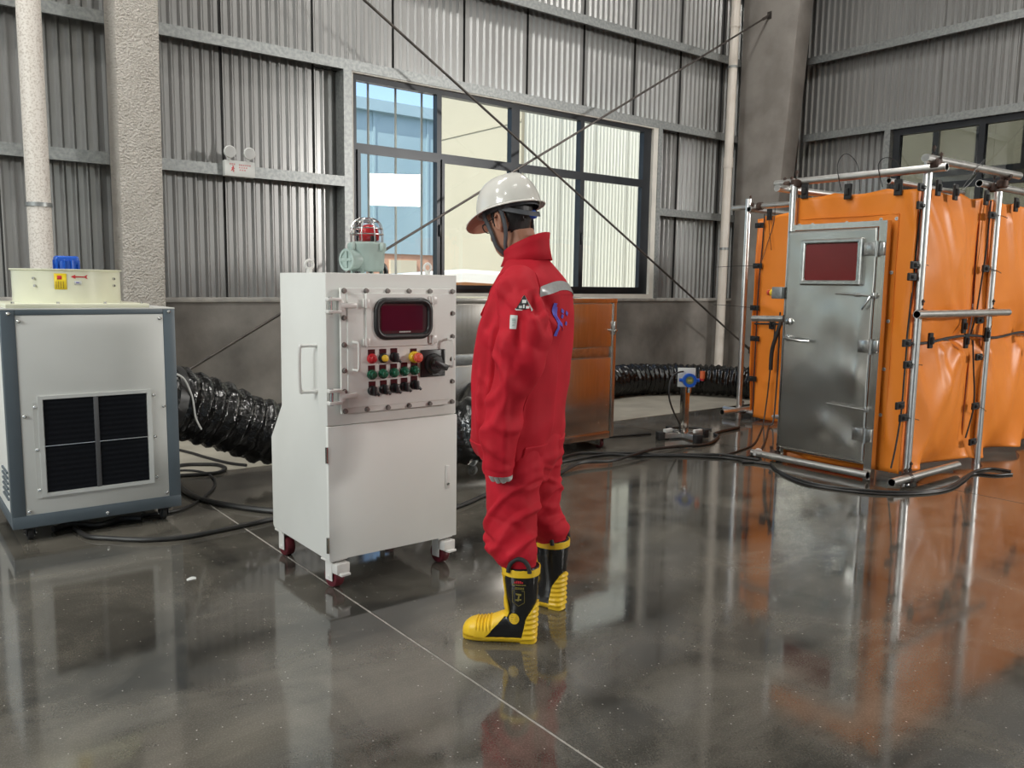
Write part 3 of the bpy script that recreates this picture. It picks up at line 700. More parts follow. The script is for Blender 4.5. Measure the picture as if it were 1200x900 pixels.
# castors
def caster(x, y, brake, rot):
    m = Matrix.Translation((x, y, 0)) @ Matrix.Rotation(R(rot), 4, 'Z')
    c = obj('caster', G().rbox((-.045, -.04, .126), (.045, .04, .135), .002, 1, m).rbox((-.031, -.026, .034), (-.026, .026, .128), .002, 1, m).rbox((.026, -.026, .034), (.031, .026, .128), .002, 1, m).cyl(m @ Vector((-.034, 0, .050)), m @ Vector((.034, 0, .050)), .008, 10), M['white_gloss'], cab)
    obj('wheel', G().lathe([(.012, -.021), (.046, -.021), (.050, -.014), (.050, .014), (.046, .021), (.012, .021)], (0, 0, 0), 'x', 24).xf(m @ Matrix.Translation((0, 0, .050))), M['maroon'], c)
    if brake: obj('brake_pedal', G().rbox((-.034, -.072, .076), (.034, -.030, .122), .004, 2, m).rbox((-.024, -.094, .070), (.024, -.060, .081), .003, 2, m), M['white_gloss'], c)
caster(1.562, 3.262, True, 8); caster(2.122, 3.262, True, 8); caster(1.562, 3.79, False, 4); caster(2.125, 3.79, False, 0)

# warning beacon on top
bx, by, bz = 1.862, 3.50, 1.389
be = thing('warning_beacon', 'caged red warning beacon with grey-green housing on the control cabinet', 'beacon', (bx, by, bz))
obj('housing', G().lathe([(.072, .012), (.080, .03), (.083, .10), (.090, .112), (.090, .140), (.080, .146), (.062, .150)], (bx, by, bz), 'z', 32), M['beacon'], be)
for k in range(4):
    a = R(45+90*k); obj('mounting_foot', G().cyl((bx+.07*math.cos(a), by+.07*math.sin(a), bz), (bx+.07*math.cos(a), by+.07*math.sin(a), bz+.03), .010, 8), M['beacon'], be)
    a = R(20+90*k); obj('clamp_lug', G().rbox((-.02, -.012, .108), (.02, .012, .144), .004, 2, Matrix.Translation((bx, by, bz)) @ Matrix.Rotation(a, 4, 'Z') @ Matrix.Translation((.088, 0, 0))), M['beacon'], be)
mm = Matrix.Translation((bx, by, bz+.064)) @ Matrix.Rotation(R(-168), 4, 'Z')
en = obj('cable_entry', G().lathe([(.050, .06), (.050, .112), (.046, .118)], (0, 0, 0), 'x', 24, mm), M['beacon'], be)
obj('entry_cap', G().lathe([(.049, .110), (.051, .118), (.051, .124), (.040, .124), (.037, .117), (.0001, .117)], (0, 0, 0), 'x', 24, mm).rbox((.115, -.038, -.007), (.125, .038, .007), .002, 1, mm).rbox((.115, -.007, -.038), (.125, .007, .038), .002, 1, mm), M['beacon'], en)
dome = obj('glass_dome', G().lathe([(.060, .148), (.060, .185), (.054, .215), (.036, .238), (.0001, .247)], (bx, by, bz), 'z', 28), glass('dome_glass', (.98, .90, .90), refl=.7), be, smooth=60)
obj('red_reflector', G().lathe([(.028, .150), (.045, .160), (.047, .185), (.040, .212), (.024, .228), (.0001, .232)], (bx+.012, by, bz), 'z', 24), M['red_btn'], be, smooth=60)
obj('lamp_socket', G().cyl((bx+.01, by-.046, bz+.150), (bx+.01, by-.046, bz+.176), .014, 12), M['black'], be)
for k in range(8):
    a = 2*math.pi*k/8; c, s = math.cos(a), math.sin(a)
    obj('cage_wire', G().tube(spline([(bx+.078*c, by+.078*s, bz+.146), (bx+.077*c, by+.077*s, bz+.20), (bx+.064*c, by+.064*s, bz+.238), (bx+.034*c, by+.034*s, bz+.258)], 4), .0028, 6), M['steel'], be)
for r_, z_ in ((.078, .185), (.074, .212), (.034, .258), (.056, .245)):
    obj('cage_ring', G().tube([(bx+r_*math.cos(a), by+r_*math.sin(a), bz+z_) for a in [2*math.pi*k/28 for k in range(29)]], .0028, 6, caps=False), M['steel'], be)
obj('cable_gland', G().tube(spline([(bx+.078, by+.02, bz+.05), (bx+.105, by+.03, bz+.045), (bx+.118, by+.03, bz+.02), (bx+.118, by+.03, bz+.0)], 4), .011, 10), M['black'], be)

# ================================================================== ventilation unit
UX0, UX1, UY0, UY1, UZ0, UZ1 = .502, 1.326, 4.72, 5.52, .078, 1.194
un = thing('ventilation_unit', 'grey-framed box ventilation unit with square black intake filter on castors', 'ventilation unit', (.914, 5.12, 0))
g = G()
obj('cabinet_body', G().box((UX0+.012, UY0+.012, UZ0+.02), (UX1-.012, UY1-.012, UZ1-.012)), M['lightgrey'], un, smooth=0)
pw = .062
for x in (UX0, UX1-pw):
    for y in (UY0, UY1-pw): obj('corner_post', G().rbox((x, y, UZ0+.06), (x+pw, y+pw, UZ1-.002), .004), M['bluegrey'], un)
for (a, b) in (((UX0, UY0, UZ0), (UX1, UY0+pw, UZ0+.066)), ((UX0, UY1-pw, UZ0), (UX1, UY1, UZ0+.066)), ((UX0, UY0+pw, UZ0), (UX0+pw, UY1-pw, UZ0+.066)), ((UX1-pw, UY0+pw, UZ0), (UX1, UY1-pw, UZ0+.066))):
    obj('bottom_rail', G().rbox(a, b, .003), M['bluegrey'], un)
for (a, b) in (((UX0+pw, UY0, UZ1-.03), (UX1-pw, UY0+pw, UZ1-.002)), ((UX0+pw, UY1-pw, UZ1-.03), (UX1-pw, UY1, UZ1-.002)), ((UX0, UY0+pw, UZ1-.03), (UX0+pw, UY1-pw, UZ1-.002)), ((UX1-pw, UY0+pw, UZ1-.03), (UX1, UY1-pw, UZ1-.002))):
    obj('top_rail', G().rbox(a, b, .003), M['bluegrey'], un)
obj('top_plate', G().rbox((UX0, UY0, UZ1-.004), (UX1, UY1, UZ1+.004), .002), M['lightgrey'], un)
fp = obj('front_panel', G().rbox((UX0+pw, UY0+.004, UZ0+.062), (UX1-pw, UY0+.016, UZ1-.03), .002), M['lightgrey'], un)
fr = obj('filter_frame', G().bars([.640, .662, 1.163, 1.185], [.232, .250, .736, .754], {(1, 1)}, 'y', UY0-.008, UY0+.006), M['paper'], un, smooth=0)
for (a, b) in ((.666, .898), (.921, 1.160)):
    for (c, d) in ((.252, .492), (.496, .734)):
        obj('filter_pad', G().grid(lambda u, v: (a+(b-a)*u, UY0-.001-.0012*math.sin(v*math.pi*18), c+(d-c)*v), 2, 72), M['filter'], fr, smooth=80)
obj('filter_bar', G().rbox((.898, UY0-.007, .250), (.921, UY0+.002, .736), .002), mat('bar_grey', (.10, .10, .105), .5), fr)
obj('filter_slat', G().box((.662, UY0-.006, .4925), (1.163, UY0-.001, .4955)), M['steel'], fr, smooth=0)
obj('mounting_strip', G().box((.618, UY0+.000, .226), (.640, UY0+.005, .722)), M['lightgrey'], fr, smooth=0)
s0 = None
for (x, z) in ((.577, 1.135), (1.247, 1.14), (.580, .655), (1.250, .655), (.578, .162), (1.250, .165), (.628, .70), (.628, .48), (.628, .27), (1.200, .722), (1.200, .49), (1.200, .262), (.535, 1.172), (1.292, 1.175), (.94, .10)):
    g = G().lathe([(.009, .004), (.009, -.003), (.005, -.006), (.0001, -.006)], (x, UY0, z), 'y', 10)
    if s0 is None: s0 = obj('screw', g, M['steel'], un); q0 = (x, z)
    else: c = s0.copy(); COL.objects.link(c); c.location = (x-q0[0], 0 if .54 < x < 1.29 and z > .13 else -.004, z-q0[1])
sp = obj('side_panel', G().rbox((UX0+.004, UY0+pw, UZ0+.066), (UX0+.014, UY1-pw, UZ1-.03), .002), M['white'], un)
for k in range(6): obj('louvre', G().rbox((UX0-.004, UY0+.10, .21+k*.028), (UX0+.006, UY0+.30, .222+k*.028), .002, 1), M['bluegrey'], un)
def small_caster(x, y, par):
    c = obj('caster', G().rbox((x-.035, y-.035, .062), (x+.035, y+.035, .080), .003).rbox((x-.022, y-.03, .022), (x-.017, y+.03, .07), .002, 1).rbox((x+.017, y-.03, .022), (x+.022, y+.03, .07), .002, 1), M['black'], par)
    obj('wheel', G().lathe([(.008, -.014), (.030, -.014), (.034, -.009), (.034, .009), (.030, .014), (.008, .014)], (x, y, .034), 'x', 20), M['black_matte'], c)
    obj('axle_nut', G().cyl((x-.030, y, .034), (x+.030, y, .034), .007, 8), M['steel'], c)
for x in (.585, 1.245):
    for y in (4.79, 5.45): small_caster(x, y, un)

fx, fy, fz = .862, 5.06, 1.198
fan = thing('axial_fan', 'round pale yellow-green axial fan standing on the ventilation unit', 'fan', (fx, fy, fz))
obj('base_flange', G().rbox((fx-.335, fy-.335, fz), (fx+.335, fy+.335, fz+.022), .004), M['fan'], fan)
obj('fan_ring', G().lathe([(.245, .02), (.262, .02), (.262, .190), (.272, .194), (.272, .200), (.245, .200), (.245, .02)], (fx, fy, fz), 'z', 48), M['fan'], fan, smooth=30)
mt = obj('motor', G().cyl((fx, fy, fz+.05), (fx, fy, fz+.245), .055, 20).rbox((fx-.058, fy-.04, fz+.22), (fx+.058, fy+.04, fz+.272), .012, 3), M['blue'], fan)
for k in range(10):
    a = 2*math.pi*k/10; obj('cooling_fin', G().rbox((.050, -.004, .06), (.066, .004, .25), .001, 1, Matrix.Translation((fx, fy, fz)) @ Matrix.Rotation(a, 4, 'Z')), M['blue'], mt)
for k in range(3):
    a = 2*math.pi*k/3+.4; obj('motor_strut', G().rbox((.05, -.012, .13), (.25, .012, .138), .002, 1, Matrix.Translation((fx, fy, fz)) @ Matrix.Rotation(a, 4, 'Z')), M['black'], fan)
for k in range(6):
    a = 2*math.pi*k/6; obj('blade', G().grid(lambda u, v: Matrix.Translation((fx, fy, fz+.09)) @ Matrix.Rotation(a, 4, 'Z') @ Vector((.05+.19*u, (v-.5)*.10, (v-.5)*.05)), 4, 4), M['lightgrey'], fan, fix=False)
def onring(a0, z0, poly, r=.2635):   # arc angle about the front (-y), u along the arc in metres
    return [(fx+r*math.sin(a0+u/r), fy-r*math.cos(a0+u/r), fz+z0+w) for (u, w) in poly]
def ringpatch(name, a0, z0, w, h, m, r=.2635, par=None):
    n = 6; g = G().grid(lambda u, v: (fx+r*math.sin(a0+(u-.5)*w/r), fy-r*math.cos(a0+(u-.5)*w/r), fz+z0+(v-.5)*h), n, 1)
    o = obj(name, g, m, par or fan, fix=False); s = o.modifiers.new('t', 'SOLIDIFY'); s.thickness = .001; s.offset = 0; return o
A0 = math.atan2(.0-fx+fx, 1)
cam_a = -math.atan2(fx, fy)   # direction of the ring front as seen from the photo's standpoint
def ang(px): return cam_a + math.asin(max(-.99, min(.99, (px-80.5)/64.0)))
lb = ringpatch('warning_label', ang(73), .135, .058, .082, M['label_y'])
ringpatch('label_triangle', ang(72), .155, .022, .020, M['red'], .2645, lb)
for k in range(4): ringpatch('label_line', ang(72)+(-.016+.011*k)/.2635, .118, .0035, .036, mat('label_ink', (.35, .22, .02), .5), .2645, lb)
ringpatch('arrow_shaft', ang(94), .160, .055, .006, M['red'])
g = G().add(onring(ang(86), .160, [(-.006, 0), (.016, .011), (.016, -.011)], .2640), [(0, 1, 2)]); obj('arrow_head', g, M['red'], fan)
g = G().add(onring(ang(101), .160, [(-.004, .004), (.012, .012), (.006, 0), (.012, -.012), (-.004, -.004)], .2640), [(0, 1, 2, 3, 4)]); obj('arrow_tail', g, M['red'], fan)
pp = ringpatch('inspection_sticker', ang(92.5), .128, .034, .020, M['paper'])
ringpatch('sticker_mark', ang(92), .130, .014, .005, M['bluetext'], .2645, pp)
for px, z in ((44, .150), (45, .112), (134, .152), (134, .115)):
    a = ang(px); obj('ring_bolt', G().cyl((fx+.26*math.sin(a), fy-.26*math.cos(a), fz+z), (fx+.272*math.sin(a), fy-.272*math.cos(a), fz+z), .007, 6), M['steel'], fan)
for (dx, dy) in ((-.30, -.31), (-.1, -.315), (.12, -.315), (.30, -.31)):
    obj('flange_bolt', G().cyl((fx+dx, fy+dy, fz+.02), (fx+dx, fy+dy, fz+.032), .008, 6), M['steel'], fan)
# ================================================================== stainless cabinet
SX0, SX1, SY0, SY1 = 3.12, 4.86, 4.82, 5.55
ss = thing('steel_cabinet', 'wide stainless steel cabinet on maroon castors behind the person in red', 'cabinet', (4.0, 5.2, 0))
obj('carcass', G().box((SX0, SY0+.014, .095), (SX1-.004, SY1, 1.235)), M['ss'], ss, smooth=0)
obj('upper_panel', G().rbox((SX0+.02, SY0, .852), (SX1-.05, SY0+.016, 1.205), .004), M['ss'], ss)
obj('lower_panel', G().rbox((SX0+.02, SY0, .150), (SX1-.05, SY0+.016, .762), .004), M['ss'], ss)
obj('band', G().rbox((SX0+.02, SY0+.008, .768), (SX1-.05, SY0+.018, .846), .002), M['steel'], ss)
obj('corner_frame', G().rbox((SX1-.046, SY0-.003, .095), (SX1, SY0+.03, 1.24), .003), M['ss'], ss)
obj('corner_frame', G().rbox((SX0-.004, SY0-.003, .095), (SX0+.018, SY0+.03, 1.24), .003), M['ss'], ss)
obj('base_rail', G().rbox((SX0, SY0-.005, .088), (SX1-.047, SY0+.03, .146), .003), M['ss'], ss)
obj('top_sheet', G().rbox((SX0-.006, SY0-.006, 1.212), (SX1+.002, SY1, 1.248), .003), M['ss'], ss)
obj('latch', G().rbox((SX1-.030, SY0-.016, .95), (SX1-.012, SY0-.002, 1.06), .003).cyl((SX1-.021, SY0-.03, .985), (SX1-.021, SY0-.002, .985), .010, 12), M['steel'], ss)
for x in (SX0+.12, SX1-.10):
    for y in (SY0+.06, SY1-.10):
        c = obj('caster', G().rbox((x-.04, y-.04, .080), (x+.04, y+.04, .094), .003).rbox((x-.026, y-.03, .025), (x-.021, y+.03, .085), .002, 1).rbox((x+.021, y-.03, .025), (x+.026, y+.03, .085), .002, 1).cyl((x-.03, y, .038), (x+.03, y, .038), .007, 8), M['steel'], ss)
        obj('wheel', G().lathe([(.010, -.016), (.034, -.016), (.038, -.010), (.038, .010), (.034, .016), (.010, .016)], (x, y, .038), 'x', 20), M['maroon'], c)

# ================================================================== flexible ducts
def duct(name_label, pts, r, pitch, seed, group=None):
    P = spline(pts, 14)
    # resample evenly
    L = [0]
    for a, b in zip(P, P[1:]): L.append(L[-1]+(b-a).length)
    n = int(L[-1]/(pitch/6)); Q = []
    j = 0
    for i in range(n+1):
        s_ = L[-1]*i/n
        while j < len(L)-2 and L[j+1] < s_: j += 1
        t = (s_-L[j])/max(1e-6, L[j+1]-L[j]); Q.append(P[j].lerp(P[j+1], t))
    g = G(); N = 40
    g.tube(Q, r, N)
    k = len(Q)
    vs = []
    for i in range(k):
        ph = 2*math.pi*i/6
        for j in range(N):
            a = 2*math.pi*j/N
            v = Vector(g.v[i*N+j]); d = (v-Q[i])
            wr = noise.noise(Vector((math.cos(a)*2.2+seed, math.sin(a)*2.2, i*.11)))*.10 + noise.noise(Vector((math.cos(a)*6, math.sin(a)*6+seed, i*.5)))*.085 + abs(noise.noise(Vector((math.cos(a)*11+seed, math.sin(a)*11, i*.9))))*.06
            vs.append(tuple(Q[i] + d*(1 + .055*math.cos(ph+a*0) + wr*.8 - .03)))
    g.v = vs
    t = thing('flexible_duct', name_label, 'duct', tuple(Q[0]))
    obj('duct_sleeve', g, M['duct'], t, smooth=180)
    for q in (0, -1):
        i = 2 if q == 0 else k-3
        d = (Q[i+1]-Q[i]).normalized(); obj('collar', G().pipe(Q[i]-d*.03, Q[i]+d*.03, r*1.05, .01, 32), M['black'], t)
    return t
duct('crinkled black duct sagging from the ventilation unit to behind the control cabinet', [(1.375, 5.28, .62), (1.50, 5.31, .58), (1.72, 5.36, .49), (2.05, 5.38, .34), (2.45, 5.30, .245), (2.80, 4.95, .245), (3.02, 4.58, .33), (3.24, 4.40, .40), (3.47, 4.46, .44), (3.52, 4.65, .45), (3.52, 4.775, .45)], .215, .105, 3.1)
duct('long black duct lying along the dado from the steel cabinet to the tent', [(4.91, 5.30, .42), (5.12, 5.36, .37), (5.42, 5.75, .27), (5.75, 6.3, .215), (6.25, 6.85, .20), (6.9, 7.02, .20), (7.5, 7.02, .20), (8.0, 6.78, .20), (8.35, 6.30, .20), (8.5, 5.75, .20), (8.55, 5.25, .22)], .185, .075, 8.7)

# ================================================================== gas detector on its stand
gx, gy = 5.69, 4.76
gd = thing('gas_detector', 'blue-faced gas detector on a steel post with cross base and black feet', 'detector', (gx, gy, 0))
u = Vector((-.96, .28, 0)); w = Vector((-.28, -.96, 0))
for k, (d, ln) in enumerate(((u, .24), (-u, .22), (w, .22), (-w, .22))):
    a = math.atan2(d.y, d.x); m = Matrix.Translation((gx, gy, 0)) @ Matrix.Rotation(a, 4, 'Z')
    f = obj('base_arm', G().rbox((.0, -.025, .012), (ln, .025, .055), .003, 1, m), M['tube'], gd)
    obj('foot_cap', G().rbox((ln-.03, -.034, .0), (ln+.03, .034, .072), .006, 2, m), M['black_matte'], f)
obj('base_plate', G().rbox((gx-.07, gy-.07, .055), (gx+.07, gy+.07, .066), .003), M['steel'], gd)
obj('post', G().rbox((gx-.030, gy-.030, .06), (gx+.030, gy+.030, .62), .005), M['ss'], gd)
face = Matrix.Translation((gx, gy, 0)) @ Matrix.Rotation(R(-40), 4, 'Z')
obj('mounting_plate', G().rbox((-.078, -.042, .470), (.078, -.034, .640), .003, 2, face), M['paper'], gd)
bd = obj('instrument_body', G().lathe([(.052, -.042), (.060, -.060), (.063, -.100), (.060, -.112), (.040, -.112), (.040, -.106), (.0001, -.106)], (.018, 0, .535), 'y', 28, face), M['blue'], gd)
obj('display_window', G().lathe([(.036, -.104), (.034, -.109), (.0001, -.109)], (.018, 0, .535), 'y', 20, face), mat('display_green', (.16, .20, .09), .2), bd)
obj('digit_display', G().box((.000, -.1105, .525), (.036, -.109, .545), face), mat('digits_amber', (.45, .33, .05), .4), bd, smooth=0)
for s in (-1, 1): obj('gland', G().cyl(face @ Vector((.018+s*.055, -.08, .535)), face @ Vector((.018+s*.088, -.08, .535)), .016, 10), M['blue'], bd)
obj('sensor_head', G().cyl(face @ Vector((.018, -.08, .475)), face @ Vector((.018, -.08, .425)), .020, 14), M['steel'], bd)
hn = obj('alarm_lamp', G().cyl(face @ Vector((.135, -.06, .55)), face @ Vector((.135, -.06, .615)), .022, 14), mat('alarm_orange', (.70, .16, .06), .3), gd)
obj('lamp_base', G().cyl(face @ Vector((.135, -.06, .53)), face @ Vector((.135, -.06, .552)), .017, 12).cyl(face @ Vector((.08, -.06, .54)), face @ Vector((.135, -.06, .54)), .010, 8), M['red_btn'], hn)
obj('signal_cable', G().tube(spline([(5.62, 4.73, .61), (5.55, 4.74, .60), (5.49, 4.75, .56), (5.465, 4.75, .48), (5.47, 4.75, .38), (5.53, 4.75, .26), (5.60, 4.74, .15), (5.635, 4.75, .075)], 5), .008, 8), M['cable'], gd)
for dx, dy in ((-.13, .07), (.06, -.11)):
    obj('cable_plug', G().rbox((gx+dx-.05, gy+dy-.018, .06), (gx+dx+.05, gy+dy+.018, .092), .008), M['paper'], gd)

# ================================================================== tent: pipe frame
pf = thing('pipe_frame', 'galvanised scaffold pipe frame carrying the orange tent sheets', 'scaffold', (5.69, 2.73, 0))
TR = .029
def pole(x, y, z1, x1=None, y1=None): return obj('pole', G().pipe((x, y, 0.0), (x if x1 is None else x1, y if y1 is None else y1, z1), TR, .004, 18), M['tube'], pf)
def rail(a, b, r=.027): return obj('rail', G().pipe(a, b, r, .004, 18), M['tube'], pf)
pole(5.690, 2.745, 2.22); pole(6.815, 2.745, 2.10); pole(5.600, 3.706, 2.13); pole(7.065, 5.19, 2.24); pole(6.84, 3.76, 2.1); pole(9.85, 2.745, 2.1); pole(9.85, 5.19, 2.1)
rail((5.640, 2.60, 2.158), (5.640, 3.90, 2.158)); rail((5.52, 2.688, 2.212), (7.02, 2.688, 2.232)); rail((6.62, 2.806, 2.152), (9.95, 2.806, 2.152))
rail((5.56, 2.688, 1.188), (7.03, 2.688, 1.188)); rail((5.510, 2.93, .040), (5.510, 3.90, .040)); rail((5.38, 2.688, .055), (6.36, 2.688, .055))
rail((7.12, 4.3, 2.165), (7.12, 5.42, 2.165)); rail((7.12, 4.3, .07), (7.12, 5.42, .07)); rail((6.72, 5.135, .10), (9.9, 5.135, .10)); rail((6.6, 3.70, 2.10), (5.45, 3.755, 2.10)); rail((5.612, 3.64, 1.118), (5.612, 4.03, 1.105), .024)
rail((7.0, 5.135, 2.13), (9.9, 5.135, 2.13))
rail((5.70, 3.02, 2.11), (6.85, 3.02, 2.11), .02)
def coupler(x, y, z, ax1, ax2):
    c = Vector((x, y, z)); g = G()
    D = {'x': Vector((1, 0, 0)), 'y': Vector((0, 1, 0)), 'z': Vector((0, 0, 1))}
    g.rbox((x-.030, y-.030, z-.030), (x+.030, y+.030, z+.030), .008, 2)
    o = obj('coupler', g, M['rust'], pf)
    for (a, off) in ((ax1, .0), (ax2, 0)):
        pass
    b = G()
    for s in (-1, 1):
        q = c + D[ax1]*.03*s; e = (D['z'] if ax2 != 'z' else D['x'])
        b.cyl(q+e*.028, q+e*.070, .007, 6).cyl(q+e*.050, q+e*.062, .013, 6)
    obj('coupler_bolt', b, M['rust'], o)
    k1 = G().lathe([(.030, -.022), (.040, -.022), (.040, .022), (.030, .022), (.030, -.022)], (0, 0, 0), 'z', 16)
    m = {'x': Matrix.Rotation(R(90), 4, 'Y'), 'y': Matrix.Rotation(R(90), 4, 'X'), 'z': Matrix.Identity(4)}[ax1]
    obj('coupler_ring', k1.xf(Matrix.Translation(c) @ m), M['rust'], o)
for a in ((5.690, 2.716, 2.215, 'z', 'x'), (5.640, 2.672, 2.185, 'y', 'x'), (6.815, 2.700, 2.215, 'x', 'z'), (6.80, 2.776, 2.130, 'z', 'x'), (5.612, 3.700, 2.140, 'z', 'y'), (5.63, 3.78, 2.13, 'y', 'x'),
          (5.690, 2.716, 1.188, 'z', 'x'), (6.815, 2.716, 1.188, 'z', 'x'), (5.690, 2.716, .055, 'z', 'x'), (7.093, 5.19, 2.175, 'z', 'y'), (7.12, 5.09, 2.165, 'y', 'z'), (7.093, 5.16, .085, 'z', 'y'), (5.600, 3.700, 1.118, 'z', 'y'), (5.556, 3.70, .045, 'z', 'y'), (6.80, 2.716, 2.155, 'z', 'x'), (5.545, 3.72, .045, 'y', 'x'), (5.62, 2.70, .05, 'x', 'y')):
    coupler(*a)

# ------------------------------------------------------------------ orange sheets
def sheet_thing(label, origin, udir, ndir, wl, ht, seed, zb, creases=(), billow=.02, hem=.03, top=.02, nu=56, nv=56, gather=None):
    """cloth standing on origin (world), running along udir, facing ndir"""
    o = Vector(origin); U = Vector(udir); Nn = Vector(ndir)
    t = thing('tarpaulin', label, 'tarpaulin', tuple(o), group=None)
    def f(u, v):
        s_, z = u*wl, zb + v*(ht-zb)
        e = min(u, 1-u)*2
        n1 = noise.noise(Vector((s_*1.7+seed, z*.8, seed))); n2 = noise.noise(Vector((s_*4.5+seed, z*2.0, 3+seed)))
        ridge = 1-abs(noise.noise(Vector((s_*3.1 + z*1.2+seed, z*1.0 - s_*.8, 7+seed))))*2
        d = billow*(math.sin(math.pi*u)*math.sin(math.pi*min(1, v*1.02)))*1.2 + .022*n1 + .007*n2 + .010*max(0, ridge)**3
        lo = max(0, 1-v/.28); d += hem*lo*lo*math.sin(s_*9+seed*2+2*n1) + .03*lo*noise.noise(Vector((s_*5, seed, 1)))
        hi = max(0, (v-.9)/.1); d += .008*hi*math.sin(s_*22+seed)
        for (cu, cz, ang, ln, am, wd) in creases:       # a straight tension fold from a held point
            dx, dz = s_-cu, z-cz; c_, sn = math.cos(R(ang)), math.sin(R(ang)); al = dx*c_+dz*sn; ac = -dx*sn+dz*c_
            if 0 < al < ln: d += am*math.exp(-(ac/(wd*(.4+al)))**2)*(1-al/ln)*min(1, al/.08)
        if gather:
            cu, cz, gr = gather; q = math.hypot(s_-cu, z-cz); d -= .05*math.exp(-(q/gr)**2)
        zt = z - (hi*top*abs(math.sin(s_*8+seed)))
        if v < .02: zt += .012*math.sin(s_*7+seed)
        return o + U*s_ + Vector((0, 0, zt)) + Nn*d
    sh = obj('sheet', G().grid(f, nu, nv), M['tarp'], t, smooth=180, fix=False)
    so = sh.modifiers.new('thick', 'SOLIDIFY'); so.thickness = .003; so.offset = 0
    return t, f, o, U, Nn
def trim_line(t, pts, m='black_matte', r=.006): return obj('edge_binding', G().tube(spline(pts, 4), r, 6), M[m], t)
def clip(t, p, U, Nn, vertical=False, tail=None):
    m = Matrix((( U.x, Nn.x, 0, p[0]), (U.y, Nn.y, 0, p[1]), (U.z, Nn.z, 1, p[2]), (0, 0, 0, 1)))
    w, h = (.028, .055) if vertical else (.052, .026)
    c = obj('clip', G().rbox((-w, -.004, -h), (w, .014, h), .004, 1, m).rbox((-w*.45, .010, -h*.45), (w*.45, .030, h*.45), .004, 1, m), M['black'], t)
    if tail:
        obj('cable_tie', G().tube([m @ Vector((0, .02, 0)), m @ Vector((tail[0]*.5, .035, tail[1]*.5+.004)), m @ Vector((tail[0], .03, tail[1]))], .0028, 5), M['black'], c)
# door side
Ux, Uy = Vector((1, 0, 0)), Vector((0, 1, 0))
t1, f1, *_ = sheet_thing('orange sheet framing the stainless door, with white eyelets above it', (5.655, 2.772, 0), (0, 1, 0), (-1, 0, 0), .928, 2.05, 1.3, .05, creases=((.0, 1.75, 80, 1.2, .02, .05), (.06, 1.0, 95, .9, .018, .05), (.08, .2, 80, 1.0, .02, .05), (.45, 2.02, -60, .5, .012, .06)), billow=.0, hem=.02)
for (y, z) in ((3.67, 1.83), (3.56, 1.83), (3.29, 1.83), (3.03, 1.84), (2.915, 1.84), (2.925, 1.47), (2.93, 1.13), (2.935, .79), (2.94, .46)):
    p = f1(min(1, max(0, (y-2.772)/.928)), (z-.05)/2.0)
    obj('eyelet', G().lathe([(.005, -.001), (.013, -.001), (.013, -.006), (.005, -.006), (.005, -.001)], (0, 0, 0), 'x', 12).xf(Matrix.Translation(p + Vector((-.001, 0, 0)))), M['paper'], t1)
trim_line(t1, [f1((y-2.772)/.928, (1.875-.05)/2.0) + Vector((-.006, 0, 0)) for y in (3.66, 3.5, 3.3, 3.1, 2.90)], 'tarp', .004)
trim_line(t1, [f1((2.90-2.772)/.928, (z-.05)/2.0) + Vector((-.006, 0, 0)) for z in (1.875, 1.5, 1.1, .7, .3)], 'tarp', .004)
for (y, v) in ((3.63, .03), (3.28, .0), (2.91, .0)): clip(t1, (5.63, y, 2.05+v), Uy, Vector((-1, 0, 0)), True)
# front sheets (upper and lower)
t2, f2, *_ = sheet_thing('upper orange sheet between the two front poles', (5.650, 2.805, .98), (1, 0, 0), (0, -1, 0), 1.025, 1.07, 4.2, 0, creases=((.86, .06, 115, 1.0, .04, .10), (.8, .05, 140, .8, .03, .10), (.08, .95, -60, .6, .03, .12), (.9, .1, 98, .9, .03, .06), (.4, 1.0, -75, .7, .02, .08)), billow=.05, hem=.015, gather=(.80, .02, .10))
t3, f3, *_ = sheet_thing('lower orange sheet between the two front poles, gathered at the cord', (5.650, 2.805, 0), (1, 0, 0), (0, -1, 0), 1.015, 1.00, 5.9, .06, creases=((.78, .97, 235, 1.0, .05, .10), (.82, .97, 255, .9, .05, .09), (.08, .95, -65, .8, .03, .10), (.85, .95, 272, .8, .04, .07), (.5, .98, -80, .9, .03, .08)), billow=.03, hem=.06, gather=(.80, 1.0, .10))
t4, f4, *_ = sheet_thing('upper orange sheet of the main tent past the second front pole', (6.655, 2.800, .98), (1, 0, 0), (0, -1, 0), 3.2, 1.07, 7.7, 0, creases=((.5, 1.0, -70, .9, .03, .08), (.1, .1, 75, .8, .03, .08), (.95, .05, 110, .8, .03, .1)), billow=.04, hem=.015, nu=120)
t5, f5, *_ = sheet_thing('lower orange sheet of the main tent past the second front pole', (6.650, 2.800, 0), (1, 0, 0), (0, -1, 0), 3.2, 1.00, 9.1, .05, creases=((.1, .95, -70, .9, .05, .10), (.3, .95, -80, .8, .04, .08), (.9, .95, -110, .9, .04, .1)), billow=.05, hem=.07, nu=120)
Yn = Vector((0, -1, 0))
trim_line(t2, [(x, 2.775, z) for x, z in ((5.69, 2.02), (5.665, 1.58), (5.63, 1.12), (5.62, .99))])
trim_line(t3, [(x, 2.770, z) for x, z in ((5.62, .99), (5.615, .76), (5.61, .52), (5.57, .29), (5.52, .12))])
trim_line(t2, [(x, 2.755, z) for x, z in ((6.72, 2.03), (6.71, 1.68), (6.655, 1.32), (6.62, 1.15), (6.56, 1.02))])
trim_line(t3, [(x, 2.735, z) for x, z in ((6.56, .98), (6.61, .77), (6.66, .57), (6.66, .43), (6.57, .23))])
trim_line(t3, [(5.62, 2.76, .985), (5.86, 2.735, .985), (6.1, 2.72, 1.01), (6.44, 2.73, 1.02), (6.66, 2.74, 1.01)], r=.010)
